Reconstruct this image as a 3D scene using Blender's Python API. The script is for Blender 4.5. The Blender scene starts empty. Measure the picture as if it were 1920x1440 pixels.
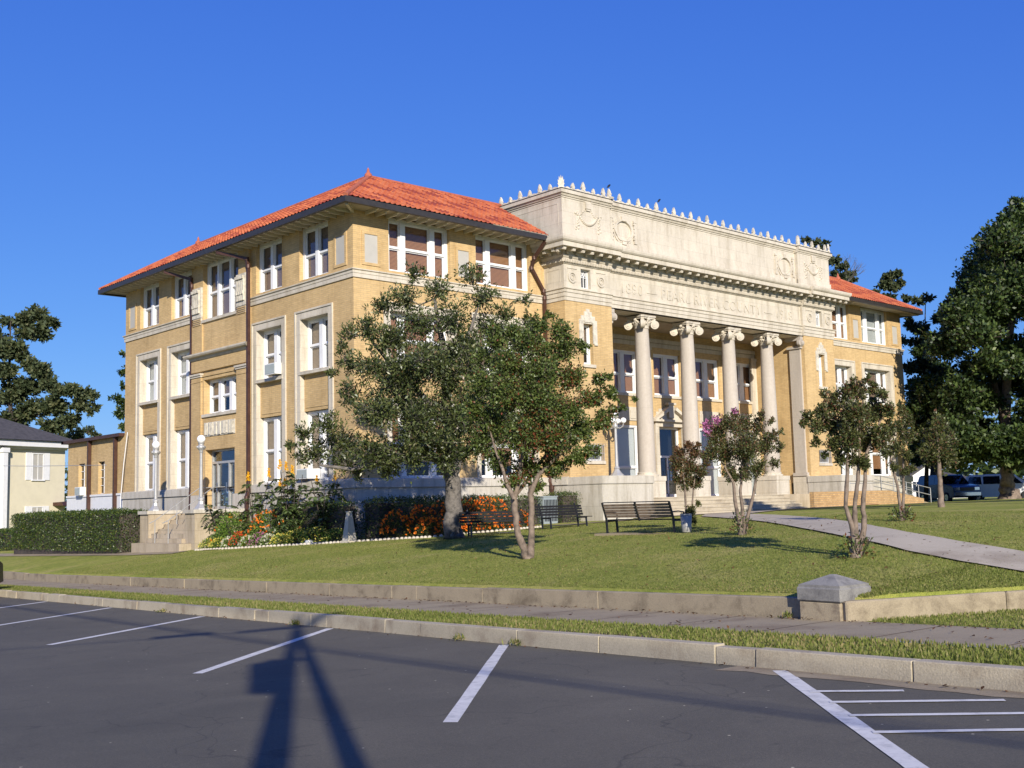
import bpy, bmesh, math, random
import numpy as np
from mathutils import Vector, Matrix
random.seed(7); RS=np.random.RandomState(7)
PI=math.pi
# ------------------------------------------------------------------ camera, sky, sun
SC=bpy.context.scene; COL=SC.collection
CP=np.array([-23.0783,-33.2277,-0.7266]); FPX=2089.92
YAW,PIT,ROL=0.7483,0.1072,-0.0263
cyw,syw=math.cos(YAW),math.sin(YAW)
_F=np.array([syw*math.cos(PIT),cyw*math.cos(PIT),math.sin(PIT)]); _R=np.array([cyw,-syw,0.]); _U=np.cross(_R,_F)
_c,_s=math.cos(ROL),math.sin(ROL); _R,_U=_c*_R+_s*_U,-_s*_R+_c*_U
cd=bpy.data.cameras.new('camera'); cam=bpy.data.objects.new('camera',cd); COL.objects.link(cam); SC.camera=cam
cd.sensor_width=36; cd.lens=FPX/1920*36; cd.clip_start=.1; cd.clip_end=3000
cam.matrix_world=Matrix(((_R[0],_U[0],-_F[0],CP[0]),(_R[1],_U[1],-_F[1],CP[1]),(_R[2],_U[2],-_F[2],CP[2]),(0,0,0,1)))
SUN_EL=math.radians(22.5); SUN_AZ=math.radians(180+30)          # azimuth from +Y clockwise (towards the sun)
SD=np.array([math.sin(SUN_AZ)*math.cos(SUN_EL),math.cos(SUN_AZ)*math.cos(SUN_EL),math.sin(SUN_EL)])
W=bpy.data.worlds.new('World'); SC.world=W; W.use_nodes=True
nt=W.node_tree; nt.nodes.clear(); wo=nt.nodes.new('ShaderNodeOutputWorld'); bg=nt.nodes.new('ShaderNodeBackground'); sk=nt.nodes.new('ShaderNodeTexSky')
sk.sky_type='NISHITA'; sk.sun_disc=False; sk.sun_elevation=SUN_EL; sk.sun_rotation=SUN_AZ
sk.altitude=200; sk.air_density=1.0; sk.dust_density=0.15; sk.ozone_density=4.0
SKS=.115
sep=nt.nodes.new('ShaderNodeSeparateColor'); cmb=nt.nodes.new('ShaderNodeCombineColor'); nt.links.new(sk.outputs[0],sep.inputs[0])
for i,(g_,k_,mx_) in enumerate(((.97,.297,.28),(.81,.403,.45),(.38,.668,.72))):
    a_=nt.nodes.new('ShaderNodeMath'); a_.operation='MULTIPLY'; a_.inputs[1].default_value=SKS; nt.links.new(sep.outputs[i],a_.inputs[0])
    p_=nt.nodes.new('ShaderNodeMath'); p_.operation='POWER'; p_.inputs[1].default_value=g_; nt.links.new(a_.outputs[0],p_.inputs[0])
    m_=nt.nodes.new('ShaderNodeMath'); m_.operation='MULTIPLY'; m_.inputs[1].default_value=k_; nt.links.new(p_.outputs[0],m_.inputs[0])
    c_=nt.nodes.new('ShaderNodeMath'); c_.operation='MINIMUM'; c_.inputs[1].default_value=mx_; nt.links.new(m_.outputs[0],c_.inputs[0])
    d_=nt.nodes.new('ShaderNodeMath'); d_.operation='DIVIDE'; d_.inputs[1].default_value=SKS; nt.links.new(c_.outputs[0],d_.inputs[0]); nt.links.new(d_.outputs[0],cmb.inputs[i])
nt.links.new(cmb.outputs[0],bg.inputs[0]); nt.links.new(bg.outputs[0],wo.inputs[0])
bg.inputs[1].default_value=0.115
sl=bpy.data.lights.new('sun','SUN'); sl.energy=4.7; sl.angle=math.radians(.5); sl.color=(1,.925,.80)
so=bpy.data.objects.new('sun',sl); COL.objects.link(so); so.rotation_euler=Vector(SD).to_track_quat('Z','Y').to_euler()
SC.view_settings.view_transform='Standard'; SC.view_settings.look='None'; SC.view_settings.exposure=0.5; SC.view_settings.gamma=1
SC.view_settings.use_curve_mapping=False
SC.cycles.max_bounces=6; SC.cycles.transparent_max_bounces=16
def at(px,py,d):
    v=_F*FPX+(px-960)*_R+(720-py)*_U
    return CP+v/(v@_F)*d
# ------------------------------------------------------------------ terrain
TH=math.radians(4.094); HX,HY=math.sin(TH),math.cos(TH)
def ac0(x,y):
    dx,dy=x-CP[0],y-CP[1]; return HX*dx+HY*dy, HY*dx-HX*dy
def xy(a,c): return CP[0]+HX*a+HY*c, CP[1]+HY*a-HX*c
def sa(a):      # fall along the street, levelling out far away
    if a>45: return .0227*45+.010*(min(a,140)-45)
    if a<-40: return -.0227*40
    return .0227*a
def roadz(a): return CP[2]-1.6-sa(a)
def walkz(a): return CP[2]-1.42-sa(a)
def lawnz(a,c):
    k=1. if c<25 else (1-.3*min(1,(c-25)/25))
    k2=k if c<55 else max(.45,k-.25*(c-55)/40)
    d1=c-12.65; d2=((c-12.86)-(8.55-a)*2.14)*.423+.05
    h=max(0,min(1,.5+.5*(d2-d1)/.8)); d=d2*(1-h)+d1*h-.8*h*(1-h)*.5
    return CP[2]-1.15+1.15*(1-math.exp(-max(0,d)/6))-sa(a)*k2
def lawnz_old(a,c):
    k=1. if c<25 else (1-.3*min(1,(c-25)/25))
    k2=k if c<55 else max(.45,k-.25*(c-55)/40)
    return CP[2]-1.15+1.15*(1-math.exp(-(max(c,12.65)-12.65)/6))-sa(a)*k2
def gz(x,y):
    a,c=ac0(x,y)
    if c<9.45: return roadz(a)
    if c<12.65: return walkz(a)
    return lawnz(a,c)
# ------------------------------------------------------------------ materials
MATS={}
def new_mat(name):
    m=bpy.data.materials.new(name); m.use_nodes=True; n=m.node_tree; n.nodes.clear()
    o=n.nodes.new('ShaderNodeOutputMaterial'); b=n.nodes.new('ShaderNodeBsdfPrincipled'); n.links.new(b.outputs[0],o.inputs[0])
    MATS[name]=m; return m,n,b,o
def nd(n,t,**k):
    x=n.nodes.new(t)
    for a,v in k.items(): setattr(x,a,v)
    return x
def ramp(n,fac,stops):
    r=n.nodes.new('ShaderNodeValToRGB'); r.color_ramp.elements[0].position=stops[0][0]; r.color_ramp.elements[0].color=(*stops[0][1],1)
    r.color_ramp.elements[1].position=stops[-1][0]; r.color_ramp.elements[1].color=(*stops[-1][1],1)
    for p,c in stops[1:-1]:
        e=r.color_ramp.elements.new(p); e.color=(*c,1)
    n.links.new(fac,r.inputs[0]); return r
def noise(n,scale,detail=4,rough=.55,vec=None,out='Fac',dist=0):
    x=n.nodes.new('ShaderNodeTexNoise'); x.inputs['Scale'].default_value=scale; x.inputs['Detail'].default_value=detail; x.inputs['Roughness'].default_value=rough
    x.inputs['Distortion'].default_value=dist
    if vec is None:
        g=n.nodes.new('ShaderNodeNewGeometry'); vec=g.outputs['Position']
    n.links.new(vec,x.inputs['Vector']); return x.outputs[out]
def mixc(n,fac,a,b,mode='MIX'):
    x=n.nodes.new('ShaderNodeMix'); x.data_type='RGBA'; x.blend_type=mode
    for s,v in ((0,fac),(6,a),(7,b)):
        if isinstance(v,(int,float)): x.inputs[s].default_value=v
        elif isinstance(v,tuple): x.inputs[s].default_value=(*v,1)
        else: n.links.new(v,x.inputs[s])
    return x.outputs[2]
def bump(n,b,h,strength=.3,dist=.02):
    x=n.nodes.new('ShaderNodeBump'); x.inputs['Strength'].default_value=strength; x.inputs['Distance'].default_value=dist
    n.links.new(h,x.inputs['Height']); n.links.new(x.outputs[0],b.inputs['Normal'])
def mat(name,col,rough=.7,var=.12,scale=3,metal=0,bmp=.15,bscale=30,spec=.5,dark=None):
    if name in MATS: return MATS[name]
    m,n,b,o=new_mat(name)
    d=dark or tuple(c*(1-var*1.6) for c in col); l=tuple(min(1,c*(1+var)) for c in col)
    r=ramp(n,noise(n,scale,6,.62),[(.3,d),(.5,col),(.72,l)])
    fine=ramp(n,noise(n,scale*14,3,.6),[(.25,(1-var,)*3),(.7,(1,)*3)])
    n.links.new(mixc(n,1.,r.outputs[0],fine.outputs[0],'MULTIPLY'),b.inputs['Base Color'])
    b.inputs['Roughness'].default_value=rough; b.inputs['Metallic'].default_value=metal; b.inputs['Specular IOR Level'].default_value=spec
    if bmp: bump(n,b,noise(n,bscale,3),bmp,.01)
    return m
def wall_uv(n,su=1,sv=1):
    g=nd(n,'ShaderNodeNewGeometry'); sp=nd(n,'ShaderNodeSeparateXYZ'); n.links.new(g.outputs['Position'],sp.inputs[0])
    sn=nd(n,'ShaderNodeSeparateXYZ'); n.links.new(g.outputs['True Normal'],sn.inputs[0])
    ab=nd(n,'ShaderNodeMath',operation='ABSOLUTE'); n.links.new(sn.outputs[0],ab.inputs[0])
    gt=nd(n,'ShaderNodeMath',operation='GREATER_THAN'); n.links.new(ab.outputs[0],gt.inputs[0]); gt.inputs[1].default_value=.6
    mx=nd(n,'ShaderNodeMix'); n.links.new(gt.outputs[0],mx.inputs[0]); n.links.new(sp.outputs[0],mx.inputs[2]); n.links.new(sp.outputs[1],mx.inputs[3])
    cb=nd(n,'ShaderNodeCombineXYZ'); n.links.new(mx.outputs[0],cb.inputs[0]); n.links.new(sp.outputs[2],cb.inputs[1]); return cb.outputs[0]
def brick_mat(name,c1,c2,mortar,bw=.3,rh=.075,ms=.009,stain=.12):
    m,n,b,o=new_mat(name); v=wall_uv(n)
    t=nd(n,'ShaderNodeTexBrick'); n.links.new(v,t.inputs['Vector'])
    t.inputs['Color1'].default_value=(*c1,1); t.inputs['Color2'].default_value=(*c2,1); t.inputs['Mortar'].default_value=(*mortar,1)
    t.inputs['Scale'].default_value=1; t.inputs['Brick Width'].default_value=bw; t.inputs['Row Height'].default_value=rh; t.inputs['Mortar Size'].default_value=ms; t.inputs['Mortar Smooth'].default_value=.3
    mp=nd(n,'ShaderNodeMapping'); n.links.new(v,mp.inputs[0]); mp.inputs['Scale'].default_value=(3.2,.3,1)
    stk=ramp(n,noise(n,1,6,.7,vec=mp.outputs[0]),[(.30,(.84,.82,.78)),(.5,(1,1,1)),(.8,(1.03,1.03,1.02))])
    mp2=nd(n,'ShaderNodeMapping'); n.links.new(v,mp2.inputs[0]); mp2.inputs['Scale'].default_value=(3.4,13.3,1)
    bv=ramp(n,noise(n,1,2,.5,vec=mp2.outputs[0]),[(.32,(.91,.89,.85)),(.5,(1,1,1)),(.72,(1.05,1.04,1.02))])
    r=ramp(n,noise(n,.45,5,.6),[(.3,(1-stain*1.7,1-stain*1.8,1-stain*2)),(.52,(1,1,1)),(.75,(1+stain*.5,)*3)])
    rr=ramp(n,noise(n,2.6,5,.7,dist=.4),[(.3,(1-stain*.8,)*3),(.6,(1,1,1))])
    n.links.new(mixc(n,1.,mixc(n,1.,mixc(n,1.,mixc(n,1.,t.outputs[0],r.outputs[0],'MULTIPLY'),rr.outputs[0],'MULTIPLY'),stk.outputs[0],'MULTIPLY'),bv.outputs[0],'MULTIPLY'),b.inputs['Base Color'])
    b.inputs['Roughness'].default_value=.85; bump(n,b,t.outputs['Fac'],-.35,.01); return m
brick_mat('tan_brick',(.59,.415,.195),(.52,.36,.165),(.43,.31,.175))
brick_mat('ramp_brick',(.55,.35,.15),(.42,.25,.1),(.3,.22,.14),bw=.25,rh=.09,ms=.014)
def stone_mat(name,col,bw=1.1,rh=.5,joint=.72,streak=.25):
    m,n,b,o=new_mat(name); v=wall_uv(n)
    t=nd(n,'ShaderNodeTexBrick'); n.links.new(v,t.inputs['Vector'])
    t.inputs['Color1'].default_value=(*col,1); t.inputs['Color2'].default_value=(*[c*.91 for c in col],1); t.inputs['Mortar'].default_value=(*[c*joint for c in col],1)
    t.inputs['Scale'].default_value=1; t.inputs['Brick Width'].default_value=bw; t.inputs['Row Height'].default_value=rh; t.inputs['Mortar Size'].default_value=.006
    mp=nd(n,'ShaderNodeMapping'); n.links.new(v,mp.inputs[0]); mp.inputs['Scale'].default_value=(2.2,.35,1)
    r=ramp(n,noise(n,1,6,.65,vec=mp.outputs[0]),[(.28,(1-streak*1.3,1-streak*1.4,1-streak*1.6)),(.5,(1-.06,)*3),(.7,(1.04,)*3)])
    r2=ramp(n,noise(n,9,5,.7),[(.3,(.9,.89,.87)),(.6,(1,1,1))])
    n.links.new(mixc(n,1.,mixc(n,1.,t.outputs[0],r.outputs[0],'MULTIPLY'),r2.outputs[0],'MULTIPLY'),b.inputs['Base Color'])
    b.inputs['Roughness'].default_value=.8; bump(n,b,noise(n,25,4),.12,.01); return m
stone_mat('limestone',(.60,.54,.44)); stone_mat('plinth_stone',(.54,.50,.43),1.4,.9,.6,.3); stone_mat('column_stone',(.48,.425,.36),30,3.4,.8,.12)
stone_mat('stoop_stone',(.47,.39,.28),.9,.48,.7,.3)
mat('carved_stone',(.60,.55,.45),.8,.22,6,bmp=.6,bscale=22)
mat('white_paint',(.74,.74,.74),.45,.05,4,bmp=.05)
mat('cream_paint',(.56,.51,.39),.6,.08,3)
mat('panel_grey',(.43,.41,.37),.7,.05,2)
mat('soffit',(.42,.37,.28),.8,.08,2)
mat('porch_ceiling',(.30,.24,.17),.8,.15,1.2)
mat('brown_metal',(.085,.04,.028),.45,.2,5,metal=.3)
mat('gutter_metal',(.045,.04,.035),.45,.2,5,metal=.2)
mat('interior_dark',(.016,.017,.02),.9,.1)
mat('grey_metal',(.45,.45,.44),.35,.1,5,metal=.35)
mat('bin_metal',(.33,.32,.30),.38,.1,5,metal=.25)
mat('lamp_paint',(.40,.40,.40),.4,.08,8,metal=.3)
mat('globe_glass',(.85,.85,.85),.2,.02,3,bmp=0)
mat('black_iron',(.016,.017,.02),.4,.2,8)
mat('bench_wood',(.20,.145,.10),.75,.25,6,bmp=.3)
mat('bench_dark',(.016,.016,.018),.8,.2,8,spec=.2)  # dark benches, base colour lowered further to stand in for missing tree shade
mat('bark_grey',(.17,.15,.13),.9,.4,9,bmp=.9,bscale=30)
mat('bark_crape',(.22,.165,.125),.75,.38,7,bmp=.4,bscale=14)
mat('bark_dark',(.07,.055,.045),.9,.4,6,bmp=.9,bscale=16)
mat('ac_white',(.72,.72,.70),.5,.06,5)
mat('utility_grey',(.27,.31,.33),.5,.08,4)
mat('black_rubber',(.02,.02,.021),.8,.2,9)
mat('glass_dark',(.01,.014,.02),.04,.0,3,bmp=0,spec=.9)
mat('car_dark',(.02,.018,.02),.2,.05,3,bmp=0,spec=.8); mat('car_blue',(.008,.016,.07),.2,.05,3,bmp=0,spec=.8); mat('car_white',(.75,.76,.78),.25,.04,3,bmp=0)
mat('chrome',(.7,.7,.72),.15,.04,3,metal=1,bmp=0)
mat('yellow_siding',(.66,.60,.44),.7,.04,2); mat('dark_shingle',(.075,.068,.065),.9,.3,4,bmp=.5,bscale=14)
mat('brown_door',(.16,.06,.03),.5,.2,4)
mat('bird_black',(.01,.01,.012),.5,.1)
mat('wood_pole',(.14,.10,.07),.9,.3,5)
mat('soil',(.13,.08,.05),.95,.35,9,bmp=.6)
# asphalt
m,n,b,o=new_mat('asphalt')
r=ramp(n,noise(n,.22,6,.6),[(.3,(.086,.078,.054)),(.7,(.118,.105,.073))])
sp=ramp(n,noise(n,90,2,.7),[(.3,(.72,)*3),(.55,(1,)*3),(.72,(1.35,)*3)])
mpn=nd(n,'ShaderNodeMapping'); gg=nd(n,'ShaderNodeNewGeometry'); n.links.new(gg.outputs['Position'],mpn.inputs[0]); mpn.inputs['Scale'].default_value=(1,1.6,1)
oil=ramp(n,noise(n,1.7,6,.75,vec=mpn.outputs[0],dist=.6),[(.30,(.62,)*3),(.40,(1,)*3)])
vor=nd(n,'ShaderNodeTexVoronoi'); vor.inputs['Scale'].default_value=3.2; n.links.new(gg.outputs['Position'],vor.inputs['Vector'])
fleck=ramp(n,vor.outputs['Distance'],[(.03,(5,5,5)),(.045,(1,1,1))])
wp=nd(n,'ShaderNodeVectorMath',operation='ADD'); n.links.new(gg.outputs['Position'],wp.inputs[0]); nz_=nd(n,'ShaderNodeTexNoise'); nz_.inputs['Scale'].default_value=1.3; n.links.new(gg.outputs['Position'],nz_.inputs['Vector']); n.links.new(nz_.outputs['Color'],wp.inputs[1])
vc=nd(n,'ShaderNodeTexVoronoi',feature='DISTANCE_TO_EDGE'); vc.inputs['Scale'].default_value=.28; n.links.new(wp.outputs[0],vc.inputs['Vector'])
crk=ramp(n,vc.outputs['Distance'],[(.0,(.62,)*3),(.0035,(1,1,1))])
ag=ramp(n,noise(n,38,3,.8),[(.3,(.82,)*3),(.5,(1,)*3),(.75,(1.16,)*3)])
wear=ramp(n,noise(n,.7,5,.7,dist=.8),[(.35,(.88,)*3),(.6,(1.05,)*3)])
c=mixc(n,1.,mixc(n,1.,mixc(n,1.,r.outputs[0],sp.outputs[0],'MULTIPLY'),oil.outputs[0],'MULTIPLY'),fleck.outputs[0],'MULTIPLY')
c=mixc(n,1.,mixc(n,1.,mixc(n,1.,c,crk.outputs[0],'MULTIPLY'),ag.outputs[0],'MULTIPLY'),wear.outputs[0],'MULTIPLY')
n.links.new(c,b.inputs['Base Color']); b.inputs['Roughness'].default_value=.82; bump(n,b,noise(n,120,2),.5,.006)
# concrete family
def concrete(name,base,stain,sc=1.4,agg=.0):
    m,n,b,o=new_mat(name)
    r=ramp(n,noise(n,sc,7,.66,dist=.3),[(.3,stain),(.5,base),(.75,tuple(x*1.12 for x in base))])
    f=ramp(n,noise(n,60,3,.7),[(.3,(.78,)*3),(.6,(1.05,)*3)])
    n.links.new(mixc(n,1.,r.outputs[0],f.outputs[0],'MULTIPLY'),b.inputs['Base Color']); b.inputs['Roughness'].default_value=.9
    bump(n,b,noise(n,45,4,.7),.5,.012); return m
concrete('curb_concrete',(.43,.37,.26),(.27,.21,.14)); concrete('walk_concrete',(.31,.25,.158),(.20,.148,.088),.9)
concrete('path_concrete',(.45,.39,.29),(.29,.235,.165),.7); concrete('wall_concrete',(.31,.255,.17),(.16,.125,.08),2.2); concrete('pier_cap_stone',(.23,.22,.20),(.12,.115,.11),4)
concrete('old_stone',(.33,.27,.18),(.17,.13,.09),5)
# road paint
m,n,b,o=new_mat('road_paint')
r=ramp(n,noise(n,7,6,.7),[(.3,(.42,.41,.38)),(.5,(.64,.62,.57)),(.7,(.72,.70,.64))])
n.links.new(r.outputs[0],b.inputs['Base Color']); b.inputs['Roughness'].default_value=.6; bump(n,b,noise(n,120,2),.4,.004)
# lawn
m,n,b,o=new_mat('lawn')
r=ramp(n,noise(n,.55,5,.6),[(.3,(.24,.27,.055)),(.5,(.32,.325,.08)),(.68,(.42,.36,.14))])
r2=ramp(n,noise(n,6,5,.7),[(.3,(.62,.68,.55)),(.5,(.95,.97,.9)),(.72,(1.25,1.2,1.05))])
r3=ramp(n,noise(n,70,2,.7),[(.3,(.55,.6,.5)),(.65,(1.2,1.2,1.1))])
n.links.new(mixc(n,1.,mixc(n,1.,r.outputs[0],r2.outputs[0],'MULTIPLY'),r3.outputs[0],'MULTIPLY'),b.inputs['Base Color']); b.inputs['Roughness'].default_value=.9
b.inputs['Specular IOR Level'].default_value=.15; bump(n,b,noise(n,55,3,.7),.9,.03)
def leaf_mat(name,stops,rough=.45,trans=.25,spec=.4):
    m,n,b,o=new_mat(name); a=nd(n,'ShaderNodeAttribute',attribute_name='rnd')
    r=ramp(n,a.outputs['Fac'],stops); n.links.new(r.outputs[0],b.inputs['Base Color']); b.inputs['Roughness'].default_value=rough; b.inputs['Specular IOR Level'].default_value=spec
    tr=nd(n,'ShaderNodeBsdfTranslucent'); n.links.new(mixc(n,1.,r.outputs[0],(1.3,1.5,.7),'MULTIPLY'),tr.inputs[0])
    ms=nd(n,'ShaderNodeMixShader'); ms.inputs[0].default_value=trans; n.links.new(b.outputs[0],ms.inputs[1]); n.links.new(tr.outputs[0],ms.inputs[2]); n.links.new(ms.outputs[0],o.inputs[0])
    return m
leaf_mat('magnolia_leaf',[(0,(.028,.042,.014)),(.5,(.078,.100,.030)),(.8,(.135,.155,.050)),(.93,(.20,.19,.09)),(1,(.20,.12,.06))],.42,.15,.5)
leaf_mat('crape_leaf',[(0,(.045,.066,.016)),(.45,(.10,.14,.032)),(.72,(.155,.185,.048)),(.86,(.15,.06,.022)),(1,(.18,.04,.02))],.45,.2)
leaf_mat('myrtle_leaf',[(0,(.04,.050,.016)),(.5,(.092,.108,.032)),(.75,(.14,.135,.05)),(.9,(.14,.075,.035)),(1,(.13,.05,.03))],.45,.2)
leaf_mat('oak_leaf',[(0,(.016,.030,.009)),(.5,(.042,.070,.016)),(.8,(.080,.115,.026)),(1,(.14,.17,.045))],.5,.15,.4)
leaf_mat('pine_leaf',[(0,(.035,.05,.024)),(.6,(.07,.088,.038)),(1,(.13,.13,.06))],.6,.1,.2)
leaf_mat('hedge_leaf',[(0,(.022,.040,.010)),(.5,(.045,.078,.016)),(.85,(.08,.12,.025)),(1,(.17,.17,.03))],.4,.2)
leaf_mat('flower_leaf',[(0,(.06,.11,.015)),(.6,(.14,.24,.03)),(1,(.24,.34,.06))],.6,.3)
leaf_mat('marigold_leaf',[(0,(.025,.04,.01)),(.6,(.05,.075,.014)),(1,(.10,.08,.02))],.6,.25)
leaf_mat('broad_leaf',[(0,(.035,.06,.02)),(.6,(.08,.12,.035)),(1,(.15,.19,.06))],.35,.2,.6)
leaf_mat('orange_petal',[(0,(.65,.10,.01)),(.5,(.85,.20,.015)),(1,(.9,.32,.03))],.7,.3); leaf_mat('red_petal',[(0,(.6,.035,.012)),(1,(.8,.10,.02))],.7,.3)
leaf_mat('yellow_petal',[(0,(.65,.5,.05)),(1,(.85,.78,.25))],.7,.3); leaf_mat('white_petal',[(0,(.6,.55,.42)),(1,(.82,.80,.72))],.7,.3)
leaf_mat('gold_petal',[(0,(.75,.38,.01)),(1,(.85,.5,.02))],.7,.3); leaf_mat('pink_petal',[(0,(.38,.10,.25)),(1,(.55,.22,.42))],.7,.3)
leaf_mat('grass_blade',[(0,(.10,.12,.025)),(.55,(.17,.20,.045)),(.8,(.27,.24,.10)),(1,(.34,.25,.13))],.7,.3,.2)
leaf_mat('dead_leaf',[(0,(.05,.025,.012)),(.6,(.13,.06,.025)),(1,(.22,.11,.045))],.8,.1,.2)
# roof tile
m,n,b,o=new_mat('clay_tile'); a=nd(n,'ShaderNodeAttribute',attribute_name='rnd')
r=ramp(n,a.outputs['Fac'],[(0,(.24,.050,.034)),(.33,(.29,.060,.036)),(.36,(.42,.105,.045)),(.75,(.47,.13,.055)),(1,(.55,.18,.075))]); r.color_ramp.interpolation='LINEAR'
f=ramp(n,noise(n,3,6,.7),[(.3,(.78,.75,.72)),(.6,(1,1,1))])
n.links.new(mixc(n,1.,r.outputs[0],f.outputs[0],'MULTIPLY'),b.inputs['Base Color']); b.inputs['Roughness'].default_value=.75; b.inputs['Specular IOR Level'].default_value=.25
mat('ridge_tile',(.40,.11,.055),.8,.2,6)
# window glass and blinds
m,n,b,o=new_mat('window_glass'); n.nodes.remove(b)
lw_=nd(n,'ShaderNodeLayerWeight'); lw_.inputs[0].default_value=.5; pw=nd(n,'ShaderNodeMath',operation='POWER'); pw.inputs[1].default_value=4.; n.links.new(lw_.outputs['Facing'],pw.inputs[0]); fr=nd(n,'ShaderNodeMath',operation='MULTIPLY_ADD'); fr.inputs[1].default_value=.8; fr.inputs[2].default_value=.055; n.links.new(pw.outputs[0],fr.inputs[0])
gl=nd(n,'ShaderNodeBsdfGlossy'); gl.inputs['Roughness'].default_value=.015; gl.inputs[0].default_value=(.95,.97,1,1)
tr=nd(n,'ShaderNodeBsdfTransparent'); tr.inputs[0].default_value=(.80,.83,.85,1); ms=nd(n,'ShaderNodeMixShader'); n.links.new(fr.outputs[0],ms.inputs[0]); n.links.new(tr.outputs[0],ms.inputs[1]); n.links.new(gl.outputs[0],ms.inputs[2]); n.links.new(ms.outputs[0],o.inputs[0])
bmpn=nd(n,'ShaderNodeBump'); bmpn.inputs['Strength'].default_value=.06; bmpn.inputs['Distance'].default_value=.05; n.links.new(noise(n,1.6,2),bmpn.inputs['Height']); n.links.new(bmpn.outputs[0],gl.inputs['Normal'])
def blind_mat(name,c1,c2):
    m,n,b,o=new_mat(name); g=nd(n,'ShaderNodeNewGeometry'); w=nd(n,'ShaderNodeTexWave',wave_type='BANDS',bands_direction='Z'); n.links.new(g.outputs['Position'],w.inputs['Vector'])
    w.inputs['Scale'].default_value=6.3; w.inputs['Distortion'].default_value=0
    r=ramp(n,w.outputs['Fac'],[(.25,c2),(.55,c1)]); n.links.new(r.outputs[0],b.inputs['Base Color']); b.inputs['Roughness'].default_value=.6
blind_mat('wood_blind',(.46,.22,.095),(.16,.075,.035)); blind_mat('tan_blind',(.42,.30,.19),(.2,.14,.09)); blind_mat('white_blind',(.62,.62,.58),(.4,.4,.37))
mat('pale_panel',(.60,.60,.56),.7,.04,2)
blind_mat('grey_brown_blind',(.32,.21,.14),(.14,.095,.07))
M=MATS
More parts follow.
